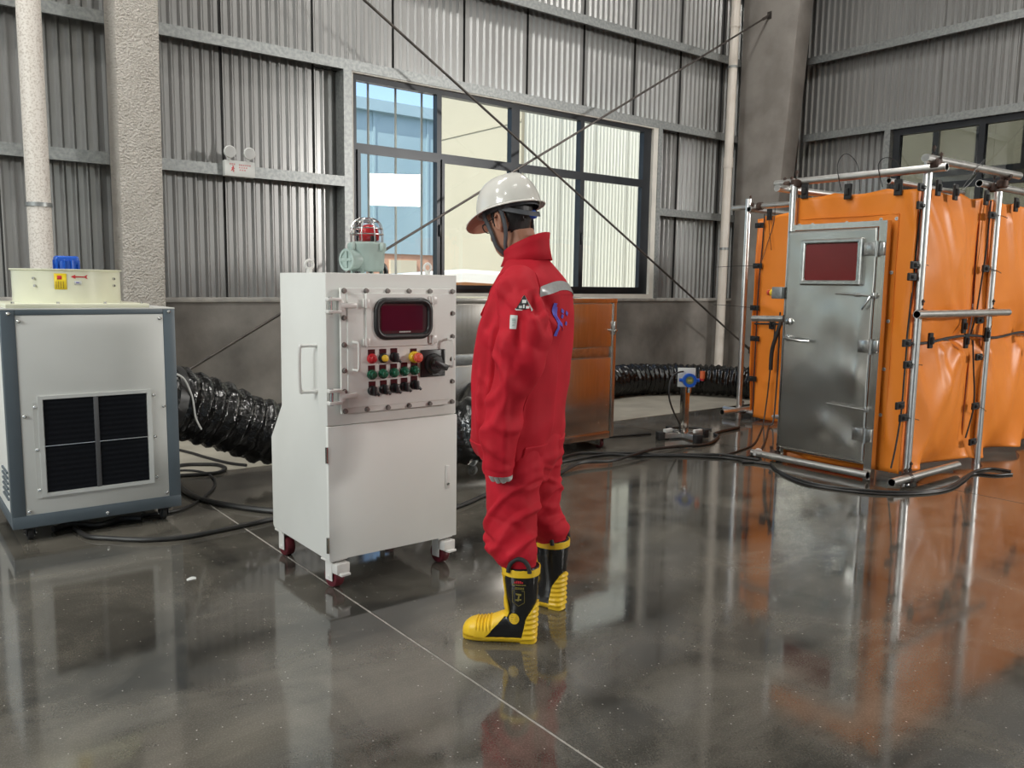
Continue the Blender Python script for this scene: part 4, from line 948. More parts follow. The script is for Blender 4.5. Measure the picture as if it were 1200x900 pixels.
trim_line(t5, [(6.66, 2.74, 1.01), (6.97, 2.73, .99), (7.4, 2.73, 1.02), (7.9, 2.73, 1.0), (9.6, 2.75, 1.0)], r=.010)
for x, z, tl in ((5.655, 1.92, None), (5.63, 1.52, (.14, .0)), (5.60, 1.44, None), (5.655, 2.04, None)): clip(t2, (x, 2.765, z), Ux, Yn, False, tl)
for x, z, tl in ((5.585, .99, None), (5.62, .84, (.16, -.01)), (5.55, .56, None), (5.61, .47, (.18, -.03))): clip(t3, (x, 2.76, z), Ux, Yn, False, tl)
for x, z, v, tl in ((6.72, 1.92, 0, (.22, -.01)), (6.69, 1.52, 0, (.22, -.03)), (6.66, 1.13, 0, None), (6.10, 2.04, 1, None), (5.84, 2.05, 1, None), (6.60, 2.04, 1, None), (6.40, 1.09, 1, None)): clip(t2, (x, 2.745, z), Ux, Yn, v, tl)
for x, z, v, tl in ((6.66, .85, 0, None), (6.67, .47, 0, (.14, -.05)), (6.67, .19, 0, None), (5.86, 1.0, 1, None), (6.42, .98, 1, None)): clip(t3, (x, 2.730, z), Ux, Yn, v, tl)
for x, z, v in ((7.18, 2.03, 1), (8.1, 2.03, 1)): clip(t4, (x, 2.76, z), Ux, Yn, v)
for x, z, v in ((6.74, 1.02, 1), (7.51, 1.01, 1), (7.62, .86, 0)): clip(t5, (x, 2.72, z), Ux, Yn, v, (.0, .14) if z > 1 else None)
# main tent, end wall towards the detector, and the hidden rear sheets that close it
t6, f6, *_ = sheet_thing('tall orange end sheet of the main tent facing the detector stand', (7.10, 3.80, 0), (0, 1, 0), (-1, 0, 0), 1.22, 2.08, 11.3, .03, creases=((1.2, 1.2, 200, .5, .02, .1), (1.15, .4, 170, .4, .02, .1)), billow=.02, hem=.02)
Xn = Vector((-1, 0, 0))
trim_line(t6, [(7.075, y, z) for y, z in ((5.0, 2.08), (5.01, 1.75), (5.03, 1.33), (5.03, .81), (5.03, .46), (5.02, .05))])
trim_line(t6, [(7.06, 5.04, .99), (7.05, 4.8, 1.0), (7.06, 4.4, 1.0)], r=.010)
for y, z, v, tl in ((5.04, 1.97, 0, None), (5.04, 1.57, 0, (.5, -.01)), (5.05, 1.15, 0, (.5, .02)), (5.03, .84, 0, None), (4.93, 2.07, 1, (-.06, -.35)), (4.84, 1.0, 1, None), (5.04, .43, 0, None)): clip(t6, (7.06, y, z), Uy, Xn, v, tl)
sheet_thing('orange side sheet of the tent porch behind the door', (5.66, 3.72, 0), (1, 0, 0), (0, 1, 0), 1.40, 2.05, 13.0, .05)
sheet_thing('orange rear sheet of the main tent facing the long duct', (7.10, 5.10, 0), (1, 0, 0), (0, 1, 0), 2.7, 2.05, 15.0, .05, nu=90)
# loose wire loops over the top rail
for i, (y, h) in enumerate(((3.33, .16), (3.02, .10))):
    obj('tie_wire', G().tube(spline([(5.62, y, 2.06), (5.60, y+.03, 2.16+h*.5), (5.62, y-.02, 2.16+h), (5.66, y-.09, 2.14+h*.6), (5.66, y-.12, 2.05)], 6), .003, 6), M['black'], pf)
obj('tie_wire', G().tube(spline([(6.10, 2.70, 2.06), (6.20, 2.66, 2.2), (6.32, 2.65, 2.28), (6.24, 2.70, 2.12), (6.08, 2.75, 2.0)], 6), .003, 6), M['black'], pf)
obj('tie_wire', G().tube(spline([(7.12, 4.92, 2.19), (7.09, 4.90, 2.0), (7.07, 4.97, 1.72), (7.06, 4.99, 1.63)], 6), .003, 6), M['black'], pf)

# ------------------------------------------------------------------ stainless door
DX = 5.555
dt = thing('steel_door', 'dented stainless steel door with red window and lever handle', 'door', (DX, 3.3, 0))
obj('door_frame', G().bars([2.925, 2.982, 3.640, 3.664], [.0, .105, .130, 1.785, 1.825], {(1, 0), (1, 2)}, 'x', DX-.012, DX+.045), M['ss'], dt, smooth=0)
dents = [(3.30, .34, .10, .018), (3.06, .42, .16, -.014), (3.03, 1.0, .20, .016), (3.20, .98, .14, -.012), (3.06, .72, .10, .018), (3.5, .75, .22, .008), (3.25, 1.3, .16, -.010), (3.12, .22, .08, .016), (3.42, 1.15, .2, .006), (3.0, 1.45, .12, -.012), (3.05, .50, .09, .012), (3.45, .35, .2, -.006)]
def leaf(u, v):
    y, z = 2.990+u*.702, .112+v*1.668
    d = 0
    for (cy, cz, rr, am) in dents: d += am*math.exp(-((y-cy)**2+(z-cz)**2)/rr**2)
    e = min(min(u, 1-u)*8, min(v, 1-v)*16, 1)
    d += .004*noise.noise(Vector((y*6, z*5, 2)))
    return (DX-.016-d*.75*e, y, z)
lf = obj('door_leaf', G().grid(leaf, 44, 80), M['ss_door'], dt, smooth=180, fix=False)
so = lf.modifiers.new('thick', 'SOLIDIFY'); so.thickness = .02; so.offset = -1 if False else 1
gw = obj('window_frame', G().bars([3.080, 3.118, 3.528, 3.566], [1.375, 1.415, 1.675, 1.712], {(1, 1)}, 'x', DX-.045, DX-.008), M['steel'], dt, smooth=0)
bv = gw.modifiers.new('b', 'BEVEL'); bv.width = .012; bv.segments = 2; bv.limit_method = 'ANGLE'
obj('red_pane', G().box((DX-.030, 3.112, 1.408), (DX-.020, 3.534, 1.682)), M['darkred'], gw, smooth=0)
hd = obj('lever_handle', G().lathe([(.0001, -.036), (.020, -.034), (.026, -.028), (.026, -.012)], (DX-.004, 3.640, .975), 'x', 20), M['steel'], dt)
obj('lever', G().tube(spline([(DX-.030, 3.640, .975), (DX-.075, 3.638, .975), (DX-.085, 3.61, .972), (DX-.082, 3.52, .962), (DX-.060, 3.44, .960)], 5), .011, 10), M['steel'], hd)
lk = obj('lock_cylinder', G().lathe([(.0001, -.038), (.016, -.036), (.026, -.030), (.030, -.012)], (DX-.004, 3.640, 1.098), 'x', 20), M['steel'], dt)
obj('keyhole', G().box((DX-.0435, 3.637, 1.088), (DX-.040, 3.643, 1.108)), M['black'], lk, smooth=0)
for z in (1.630, .950, .318):
    h = obj('hinge', G().cyl((DX-.034, 2.980, z-.055), (DX-.034, 2.980, z+.055), .012, 12), M['steel'], dt)
    obj('hinge_leaf', G().rbox((DX-.032, 2.984, z-.045), (DX-.022, 3.075, z+.045), .003).rbox((DX-.024, 2.930, z-.045), (DX-.014, 2.978, z+.045), .003), M['steel'], h)
for z, y1 in ((1.308, 3.26), (.505, 3.28)):
    h = obj('door_bolt', G().cyl((DX-.042, 2.965, z-.004), (DX-.042, y1, z+.01), .007, 8), M['steel'], dt)
    obj('bolt_bracket', G().rbox((DX-.048, 2.97, z-.02), (DX-.012, 2.992, z+.02), .003).rbox((DX-.048, 3.10, z-.012), (DX-.018, 3.115, z+.018), .002), M['steel'], h)
obj('latch_lever', G().tube([(DX-.045, 3.0, 1.30), (DX-.06, 3.02, 1.25), (DX-.05, 3.05, 1.21)], .008, 8), M['steel'], dt)

# stop-button box on the pole
sb = thing('stop_button_box', 'small grey switch box with red stop button on the tent pole', 'switch', (5.58, 3.74, 1.31))
obj('switch_case', G().rbox((5.50, 3.70, 1.27), (5.56, 3.79, 1.36), .006), M['galv'], sb)
b = obj('button_collar', G().lathe([(.026, .0), (.026, .022), (.018, .026)], (5.53, 3.79, 1.315), 'y', 18), M['yellow_btn'], sb)
obj('stop_button', G().lathe([(.014, .022), (.014, .034), (.023, .038), (.020, .052), (.0001, .056)], (5.53, 3.79, 1.315), 'y', 18), M['estop'], b)
obj('pole_clamp', G().rbox((5.545, 3.690, 1.295), (5.60, 3.735, 1.335), .004), M['rust'], sb)

# ================================================================== cables
def cable(label, pts, r=.009, m='cable', z=None, n=7, group=None):
    P = [(p[0], p[1], (r if z is None else z) if len(p) == 2 else p[2]) for p in pts]
    return tag(obj('cable', G().tube(spline(P, n), r, 8), M[m]), label, 'cable', group)
cable('black cable from the tent past the detector base to behind the person', [(6.54, 4.79), (6.09, 4.72), (5.98, 4.60), (5.60, 4.42, .012), (5.29, 4.46, .02), (4.95, 4.45, .036), (4.63, 4.38, .036), (4.36, 4.35, .030), (4.11, 4.41, .036), (3.81, 4.31), (3.48, 4.23), (3.2, 4.17), (2.99, 4.11), (2.81, 4.03), (2.62, 3.98), (2.3, 3.98)], .013)
cable('thin black cable from under the steel cabinet to the detector base', [(4.6, 5.26), (4.98, 5.24), (5.18, 5.15), (5.43, 5.09), (5.58, 5.05)], .008)
cable('black twin cable lying straight towards the tent door', [(3.76, 4.62), (4.07, 4.68), (4.42, 4.76), (4.62, 4.63), (4.78, 4.52), (4.95, 4.34), (5.18, 4.19), (5.36, 4.05), (5.42, 3.86), (5.44, 3.78)], .011)
cable('second black cable running beside the twin cable', [(3.7, 4.52), (4.1, 4.60), (4.57, 4.60), (4.74, 4.43), (4.98, 4.28), (5.13, 4.14), (5.28, 3.96), (5.31, 3.78), (5.37, 3.62)], .010)
cable('cable hanging down the orange end sheet and curving over the floor', [(6.98, 4.75, 1.02), (6.99, 4.76, .87), (7.0, 4.79, .58), (7.0, 4.81, .27), (6.95, 4.80, .05), (6.85, 4.74, .012), (6.43, 4.48), (5.94, 4.20), (5.56, 4.09), (5.3, 4.06)], .007)
cable('second cable hanging down the orange end sheet', [(6.98, 4.70, 1.12), (6.985, 4.70, .87), (6.99, 4.70, .58), (6.98, 4.70, .27), (6.93, 4.68, .05), (6.80, 4.64, .012), (6.32, 4.33), (5.76, 4.00), (5.46, 3.90)], .008)
cable('thick sheathed lead hanging beside the door pole', [(6.97, 4.66, 1.08), (6.95, 4.70, .92), (6.96, 4.755, .74), (6.975, 4.77, .55)], .020, 'black_matte')
cable('black cable looping on the floor around the foot of the tent', [(5.25, 3.80), (5.38, 3.66), (5.24, 3.49), (5.11, 3.26), (5.08, 3.04), (5.16, 2.84), (5.33, 2.63), (5.57, 2.50), (5.83, 2.49), (6.2, 2.56), (6.5, 2.60), (6.66, 2.56), (6.68, 2.44)], .010)
cable('thin grey-black cable following the loop at the tent foot', [(5.33, 3.58), (5.14, 3.36), (5.03, 3.12), (5.07, 2.88), (5.19, 2.67), (5.43, 2.52), (5.72, 2.46), (6.09, 2.52), (6.36, 2.57), (6.45, 2.46), (6.6, 2.40)], .008)
cable('thin cable from the detector base to the tent frame foot', [(5.83, 5.10), (6.04, 5.15), (6.18, 5.02), (6.24, 4.88)], .008)
cable('black cable lying between the wall and the ventilation unit', [(1.84, 6.74), (1.91, 6.47), (1.95, 6.25), (2.02, 5.97), (2.10, 5.82)], .011)
cable('coiled black cable beside the ventilation unit', [(1.55, 6.02), (1.73, 6.07), (1.84, 6.02), (1.93, 5.94), (1.94, 5.80), (1.86, 5.70), (1.77, 5.70), (1.60, 5.75)], .013)
cable('thick black cable curving from the ventilation unit to under the control cabinet', [(1.62, 5.95), (1.54, 5.56), (1.51, 5.25), (1.54, 5.00), (1.62, 4.80), (1.72, 4.62), (1.85, 4.47), (2.1, 4.3)], .017)
cable('flat-lying black cable from under the ventilation unit towards the control cabinet', [(0.80, 4.84), (0.82, 4.64), (.91, 4.53), (1.05, 4.40), (1.22, 4.33), (1.41, 4.34), (1.58, 4.36), (1.76, 4.38), (1.95, 4.30)], .013)
cable('thin black cable looping out of the ventilation unit side', [(1.15, 4.90), (1.32, 4.88), (1.47, 4.98), (1.66, 5.24), (1.76, 5.48), (1.79, 5.72), (1.73, 5.88), (1.60, 5.96)], .008)
cable('bundle of black cable stowed under the ventilation unit', [(.70, 4.86), (.79, 4.90), (.91, 4.80), (1.03, 4.86), (1.13, 4.80)], .016)
cable('short white wire hanging over the crinkled duct', [(1.36, 5.05, .80), (1.42, 5.06, .79), (1.47, 5.07, .75), (1.51, 5.08, .65), (1.52, 5.08, .58), (1.53, 5.08, .51), (1.56, 5.08, .44)], .006, 'paper')
def plug(label, x, y, rz):
    t = thing('power_plug', label, 'plug', (x, y, 0), rz=R(rz))
    obj('plug_body', G().lathe([(.010, -.075), (.016, -.06), (.030, -.02), (.034, .0), (.034, .04), (.026, .044), (.026, .012), (.0001, .012)], (0, 0, .034), 'x', 20), M['paper'], t, world=False)
    obj('plug_pin', G().cyl((.008, 0, .040), (.034, 0, .040), .004, 8).cyl((.008, .01, .028), (.034, .01, .028), .004, 8), M['steel'], t, world=False)
plug('white plug lying on the cables near the tent pole', 5.55, 3.88, 20)
plug('white plug lying on the floor behind the person in red', 3.50, 4.93, 225)
tag(obj('paper_scrap', G().grid(lambda u, v: (1.05+.042*u+.006*v, 3.70+.022*v, .003+.007*math.sin(u*3)*v), 6, 3), M['paper'], fix=False), 'tiny white paper scrap on the bare floor beside the ventilation unit', 'scrap')
# ================================================================== the person
PX, PY, PR = 2.0154, 2.4158, R(116.8)
per = thing('person', 'person in red coverall, white hard hat and yellow-black boots facing the control cabinet', 'person', (PX, PY, 0), rz=PR)
def pobj(name, g, m, parent=None, smooth=60, **k): return obj(name, g, M[m] if isinstance(m, str) else m, parent or per, smooth=smooth, world=False, **k)
def pmesh(name, me, m, parent=None): return obj(name, None, M[m] if isinstance(m, str) else m, parent or per, smooth=180, mesh=me)
def sring(cx, cy, z, dx, dy, n=32, e=2.4, tilt=0.0):
    out = []
    for j in range(n):
        a = 2*math.pi*j/n; c, s = math.cos(a), math.sin(a)
        x = dx*math.copysign(abs(c)**(2/e), c); y = dy*math.copysign(abs(s)**(2/e), s)
        out.append(Vector((cx+x, cy+y, z - tilt*x)))
    return out
def nz(v, s, o=0): return noise.noise(Vector((v.x*s[0]+o, v.y*s[1]+o*.7, v.z*s[2]+o*1.3)))
def ridge(v, s, o=0): return max(0.0, 1-2.6*abs(nz(v, s, o)))

# --- body under the clothes: one continuous surface
HEAD = Matrix.Translation((.122, 0, 1.592)) @ Matrix.Rotation(R(-14), 4, 'Z') @ Matrix.Rotation(R(20), 4, 'Y')
HP = [(-.122, .050, .022, .020), (-.112, .046, .040, .034), (-.090, .036, .058, .050), (-.060, .026, .070, .060), (-.03, .016, .080, .066), (0, .006, .089, .071), (.04, -.002, .095, .075), (.075, -.005, .088, .070), (.098, -.006, .062, .052), (.108, -.006, .03, .026)]
def head_rings(k=1.0, n=32): return [[HEAD @ p for p in sring(x, 0, z, dx*k, dy*k, n, 2.2)] for (z, x, dx, dy) in HP]
g = G(); g.loft(head_rings())
g.ball((0, 0, 0), (.016, .011, .013), 12, 8, HEAD @ Matrix.Translation((.102, 0, -.034)))             # nose tip
g.tube([HEAD @ Vector(p) for p in ((.086, 0, .018), (.096, 0, -.008), (.106, 0, -.030))], [.009, .010, .011], 8)
g.ball((0, 0, 0), (.010, .022, .006), 12, 8, HEAD @ Matrix.Translation((.090, 0, -.066)))
g.ball((0, 0, 0), (.010, .020, .007), 12, 8, HEAD @ Matrix.Translation((.087, 0, -.078)))
g.ball((0, 0, 0), (.014, .030, .008), 12, 8, HEAD @ Matrix.Translation((.080, .0, .026)))
for s in (-1, 1):
    m = HEAD @ Matrix.Translation((-.006, s*.074, -.012)) @ Matrix.Rotation(R(-s*18), 4, 'Z') @ Matrix.Rotation(R(-8), 4, 'Y')
    rr = []
    for k in range(13):
        a = R(-60 + 300*k/12); c = Vector((-.018*math.cos(a)*1.0, s*.010, .032*math.sin(a)*1.0 + .002))
        rr.append(m @ c)
    g.tube(rr, [.006]*13, 8); g.ball((0, 0, 0), (.013, .004, .024), 10, 8, m); g.ball((.004, s*.003, -.028), (.008, .006, .010), 10, 8, m)
g.tube([(.045, 0, 1.36), (.055, 0, 1.42), (.072, 0, 1.49), (.088, 0, 1.55)], [.075, .062, .058, .058], 20)     # neck
g.loft([sring(.05, 0, .72, .10, .15), sring(.06, 0, .86, .11, .15), sring(.05, 0, 1.02, .105, .145), sring(.04, 0, 1.2, .11, .165), sring(.03, 0, 1.32, .10, .165), sring(.035, 0, 1.38, .075, .12), sring(.045, 0, 1.42, .05, .06)])
ARM = {1: [(.02, .16, 1.345), (-.04, .215, 1.20), (-.035, .25, 1.06), (.01, .258, .90), (.035, .258, .745)], -1: [(.036, -.16, 1.345), (.058, -.234, 1.20), (.075, -.246, 1.06), (.112, -.244, .90), (.150, -.222, .76)]}
for s in (1, -1): g.tube(spline(ARM[s], 5), [.058-.028*i/20 for i in range(21)], 14)
FOOT = {1: ((-.073, .142), R(17.7)), -1: ((-.052, -.195), R(-8))}
LEG = {1: [(.045, .085, .80), (.05, .105, .62), (.055, .125, .47), (-.012, .157, .32), (-.020, .159, .05)], -1: [(.045, -.085, .80), (.06, -.115, .62), (.07, -.145, .47), (.014, -.196, .32), (.003, -.203, .05)]}
for s in (1, -1): g.tube(spline(LEG[s], 5), [.085-.052*i/20 for i in range(21)], 16)
def hand(g, wrist, s, rot=0.0):
    m = Matrix.Translation(wrist) @ Matrix.Rotation(rot, 4, 'Y')
    g.loft([[m @ Vector((.024*math.cos(a), s*.016*math.sin(a), 0)) for a in [2*math.pi*j/14 for j in range(14)]],
            [m @ Vector((.034*math.cos(a), s*.016*math.sin(a), -.035)) for a in [2*math.pi*j/14 for j in range(14)]],
            [m @ Vector((.038*math.cos(a), s*.014*math.sin(a), -.075)) for a in [2*math.pi*j/14 for j in range(14)]],
            [m @ Vector((.034*math.cos(a), s*.012*math.sin(a), -.090)) for a in [2*math.pi*j/14 for j in range(14)]]])
    for i, (x, l) in enumerate(((.030, .92), (.010, 1.0), (-.010, .95), (-.029, .78))):
        pts = [m @ Vector(p) for p in ((x, 0, -.078), (x*1.05, -s*.002, -.078-.036*l), (x*1.05, -s*.018, -.078-.056*l), (x, -s*.036, -.078-.054*l), (x, -s*.042, -.078-.036*l))]
        g.tube(pts, [.0095, .0092, .0086, .008, .006], 10)
    g.tube([m @ Vector(p) for p in ((.026, 0, -.028), (.046, -s*.012, -.052), (.050, -s*.024, -.078), (.044, -s*.032, -.096))], [.012, .011, .0095, .007], 10)
hand(g, (.035, .258, .765), 1); hand(g, (.155, -.22, .775), -1, R(-15))
pmesh('body', fuse(g, .0042, 3), 'skin')
for s in (1, -1):
    gh = G(); hand(gh, (.035, .258, .765) if s == 1 else (.155, -.22, .775), s, 0 if s == 1 else R(-15)); me = fuse(gh, .0035, 2); displace(me, lambda c, n: .0016); pmesh('glove', me, 'glove')
for s in (-1, 1):
    e = pobj('eye', G().ball((0, 0, 0), (.011, .012, .011), 14, 10, HEAD @ Matrix.Translation((.080, s*.031, .004))), 'paper')
    pobj('iris', G().ball((0, 0, 0), (.004, .006, .006), 12, 8, HEAD @ Matrix.Translation((.089, s*.031, .002))), 'hair', e)
# hair
hr = G(); hr.loft(head_rings(1.075, 48)); hb = bmesh.new(); hm = bpy.data.meshes.new('t'); hm.from_pydata(hr.v, [], hr.f); hb.from_mesh(hm); bpy.data.meshes.remove(hm)
bmesh.ops.subdivide_edges(hb, edges=list(hb.edges), cuts=3, use_grid_fill=True)
HI = HEAD.inverted()
def keep(c):
    q = HI @ c
    if q.z > .045: return True
    edge = -.085 + .035*max(0, (q.x+.09)/.08) if q.x < -.012 else (-.012 if q.x < .030 else .05)
    return q.z > edge and not (abs(q.y) > .06 and -.034 < q.x < .018 and q.z < .026)
bmesh.ops.delete(hb, geom=[f for f in hb.faces if not keep(f.calc_center_median())], context='FACES')
hg = G().frombm(hb); ho = pobj('hair', hg, 'hair', smooth=180); so = ho.modifiers.new('t', 'SOLIDIFY'); so.thickness = .012; so.offset = -1

# --- trousers
g = G()
g.loft([sring(.055, 0, .60, .09, .15), sring(.05, 0, .70, .135, .195), sring(.055, 0, .82, .14, .20), sring(.055, 0, .95, .13, .18)])
TL = {1: ([(.045, .088, .80), (.045, .105, .68), (.046, .118, .57), (.046, .130, .46), (.034, .145, .385), (.000, .155, .325), (-.020, .159, .270)], [.122, .113, .105, .100, .092, .080, .046]),
      -1: ([(.045, -.092, .80), (.052, -.110, .68), (.060, -.128, .57), (.058, -.148, .46), (.040, -.170, .385), (.014, -.192, .328), (.003, -.203, .270)], [.122, .112, .104, .098, .090, .078, .046])}
for s in (1, -1):
    pts, rr = TL[s]; P = spline(pts, 5); r2 = [rr[min(i//5, 5)] + (rr[min(i//5+1, 6)]-rr[min(i//5, 5)])*((i % 5)/5) for i in range(len(P))]
    g.tube(P, r2, 24)
me = fuse(g, .0065, 8)
def crease(v, sc, o=0, k=3.2):
    q = max(0.0, 1-k*abs(nz(v, sc, o))); return q*q*(3-2*q)
def tr_fold(c, n):
    up = max(0, min(1, (c.z-.31)/.05)); low = max(0, min(1, (.54-c.z)/.16))*up; mid = math.exp(-((c.z-.57)/.10)**2)
    w = Vector((c.x + .05*nz(c, (4, 4, 4), 1), c.y, c.z + .04*nz(c, (3, 3, 3), 6)))
    d = .005*nz(c, (7, 7, 5))*up
    d += (.011*low + .010*mid + .005*up)*crease(Vector((w.x, w.y, w.z+w.x*.75)), (3.2, 3.2, 9.5), 3.0)
    d += (.008*low + .008*mid)*crease(Vector((w.x, w.y, w.z-w.x*.9)), (4, 4, 11), 8.0)
    d -= (.010*low)*crease(w, (5, 5, 17), 5.0)
    d += .006*up*crease(Vector((w.x+w.z*.2, w.y, w.z)), (7, 5, 2), 9.0)
    return d - .004*up
displace(me, tr_fold); pmesh('trousers', me, 'suit')

# --- jacket (torso and sleeves in one surface)
JS = [(.700, .064, .138, .205), (.725, .068, .150, .212), (.76, .074, .160, .218), (.84, .074, .166, .222), (.97, .066, .164, .222), (1.13, .050, .160, .225), (1.25, .035, .152, .225), (1.325, .028, .138, .212), (1.375, .030, .116, .180), (1.415, .038, .094, .135), (1.45, .048, .078, .092), (1.475, .054, .070, .074)]
SL = {1: ([(.018, .13, 1.372), (.004, .175, 1.335), (-.028, .212, 1.265), (-.044, .240, 1.18), (-.028, .256, 1.06), (.002, .264, .93), (.026, .266, .80), (.036, .264, .672)], [.070, .078, .084, .083, .074, .066, .056, .050]),
      -1: ([(.030, -.13, 1.372), (.036, -.175, 1.335), (.048, -.212, 1.265), (.060, -.236, 1.18), (.075, -.246, 1.06), (.105, -.246, .93), (.130, -.235, .82), (.152, -.220, .70)], [.070, .078, .080, .078, .072, .066, .056, .050])}
g = G(); g.loft([sring(f, 0, z, d, w, 48, 2.5) for (z, f, d, w) in JS])
for s in (1, -1):
    pts, rr = SL[s]; P = spline(pts, 5); k = len(rr)
    g.tube(P, [rr[min(i//5, k-2)] + (rr[min(i//5+1, k-1)]-rr[min(i//5, k-2)])*((i % 5)/5 if i < len(P)-1 else 1) for i in range(len(P))], 24)
me = fuse(g, .0065, 6)
def jk_fold(c, n):
    arm = max(0, min(1, (abs(c.y)-.19)/.05))
    w = Vector((c.x + .04*nz(c, (4, 4, 3), 1), c.y, c.z + .05*nz(c, (3, 3, 3), 6)))
    lowt = max(0, min(1, (1.3-c.z)/.2)); sh = max(0, min(1, (1.40-c.z)/.05))
    d = .006*nz(c, (5, 5, 4), 2)*sh
    d += .010*(1-arm)*lowt*crease(w, (4.2, 4.2, 1.3), 11) + .008*(1-arm)*lowt*crease(Vector((w.x+w.z*.6, w.y, w.z*.5-w.x)), (5, 3, 5), 21)
    d += arm*sh*(.012*crease(Vector((w.x-w.z*.7, w.y, w.z+w.x*.6)), (4, 3, 7.5), 31) + .012*crease(Vector((w.x, w.y, w.z-w.x*.8)), (3, 3, 9), 41) + .006*crease(w, (9, 8, 1.6), 51))
    # pull lines from the armpit and the pleat behind the shoulder
    for (x0, y0, z0, dx, dz, am, w, ln) in ((-.10, .17, 1.34, -.10, -1, .026, .016, .26), (-.07, .19, 1.30, .0, -1, -.020, .018, .22), (.09, .14, 1.36, .25, -1, .016, .018, .34), (-.06, .2, 1.02, .5, -1, .014, .016, .2), (-.05, .24, 1.30, .15, -1, .010, .014, .5), (-.080, .17, 1.335, -.038, -.12, -.034, .012, .17), (-.058, .18, 1.335, -.036, -.12, .018, .014, .16), (-.052, .3, 1.22, .052, -.53, .009, .010, .56), (.075, .2, 1.25, .02, -.3, .012, .012, .4), (-.10, .1, 1.2, .0, -1, .012, .016, .45), (.13, .12, 1.15, .03, -1, .014, .016, .4)):
        ux, uz = dx/math.hypot(dx, dz), dz/math.hypot(dx, dz); al = (c.x-x0)*ux+(c.z-z0)*uz; ac = -(c.x-x0)*uz+(c.z-z0)*ux
        if 0 < al < ln and c.y > .06: d += am*math.exp(-(ac/w)**2)*math.sin(math.pi*al/ln)
    if c.z < .80 and arm < .5: d += .004*math.sin(math.atan2(c.y, c.x-.06)*11)*max(0, min(1, (.80-c.z)/.06))
    return d - .005
displace(me, jk_fold)
# hollow sleeve ends so the gloves come out of them
bm = bmesh.new(); bm.from_mesh(me)
dl = [f for f in bm.faces if (f.calc_center_median()-Vector((.037, .264, .676))).length < .075 and f.calc_center_median().z < .688 and f.normal.z < -.4]
dl += [f for f in bm.faces if (f.calc_center_median()-Vector((.152, -.220, .70))).length < .075 and f.calc_center_median().z < .715 and f.normal.z < -.4]
bmesh.ops.delete(bm, geom=dl, context='FACES'); bm.to_mesh(me); bm.free()
JB = BVHTree.FromPolygons([v.co.copy() for v in me.vertices], [tuple(p.vertices) for p in me.polygons])
jk = pmesh('jacket', me, 'suit')
jh = shell(me, lambda c: c.z < .758 and abs(c.y) < .225 and not (c.y > .19 and abs(c.x-.035) < .07), .004); pobj('hem_band', jh, 'suit', jk, smooth=180)
for s in (1, -1):
    pts, rr = SL[s]; a, b = Vector(pts[-2]), Vector(pts[-1]); d = (b-a).normalized()
    cf = G(); cf.loft([[b - d*h + (d.orthogonal().normalized()*math.cos(t_) + d.cross(d.orthogonal().normalized())*math.sin(t_))*rad for t_ in [2*math.pi*j/24 for j in range(24)]] for h, rad in ((.062, .050), (.060, .0575), (.02, .0555), (-.004, .054), (-.004, .050), (.02, .050))], caps=False)
    co = pobj('cuff', cf, 'suit', jk)
    pobj('cuff_button', G().lathe([(.008, 0), (.008, .003), (.0001, .004)], (0, 0, 0), 'x', 12).xf(Matrix.Translation(b - d*.03 + Vector((-.030, s*.046, 0))) @ Matrix.Rotation(R(s*120), 4, 'Z')), 'suit', co)
# collar: a standing ring, high at the nape and open in front
cg = G(); inner = []
for (h, k_) in ((-.045, 1.16), (-.012, 1.04), (.012, 1.0), (.034, 1.03)):
    ring = []
    for j in range(40):
        a = R(28) + R(304)*j/39                # gap at the front (+x)
        c, s = math.cos(a), math.sin(a)
        x, y = .054 + .081*k_*c, .079*k_*s
        ring.append(Vector((x, y, 1.474 + h*(1.0+.35*(-c)) - .34*(x-.054))))
    inner.append(ring)
cm = G()
for r_ in inner: cm.v += [tuple(v) for v in r_]
for i in range(3):
    for j in range(39): cm.f.append((i*40+j, i*40+j+1, (i+1)*40+j+1, (i+1)*40+j))
co = pobj('collar', cm, 'suit', jk, smooth=180); so = co.modifiers.new('t', 'SOLIDIFY'); so.thickness = .006

# patches that lie on the cloth: cast on to the jacket, then lifted a hair off it
def ab(a, b): da, db = a-.09, b-.04; return -.906*da + .423*db, -.423*da - .906*db
def near(a, z, k=.945): return a*k, 1.35+(z-1.35)*k
def cast_near(a, z, bvh=None):
    a, z = near(a, z); x0, y0 = ab(a, -1.2); x1, y1 = ab(a, 1.2)
    d = (Vector((x1, y1, z))-Vector((x0, y0, z))).normalized()
    h = (bvh or JB).ray_cast(Vector((x0, y0, z)), d)
    return (h[0], h[1]) if h[0] is not None else (None, None)
def lay(name, polys, m, off=.0025, parent=None, bvh=None):
    g = G()
    for poly in polys:
        pts = []
        for (a, z) in poly:
            c, n = cast_near(a, z, bvh)
            if c is None: break
            if n.dot(Vector((ab(0, -1)[0]-ab(0, 0)[0], ab(0, -1)[1]-ab(0, 0)[1], 0))) < 0: n = -n
            pts.append(c+n*off)
        else:
            if len(pts) > 2: g.add(pts, [tuple(range(len(pts)))])
    if not g.v: return None
    bm = bmesh.new(); tm = bpy.data.meshes.new('t'); tm.from_pydata([tuple(v) for v in g.v], [], g.f); bm.from_mesh(tm); bpy.data.meshes.remove(tm)
    bmesh.ops.remove_doubles(bm, verts=bm.verts, dist=.0006); g = G().frombm(bm)
    o = pobj(name, g, m, parent or jk, smooth=180, fix=False); return o
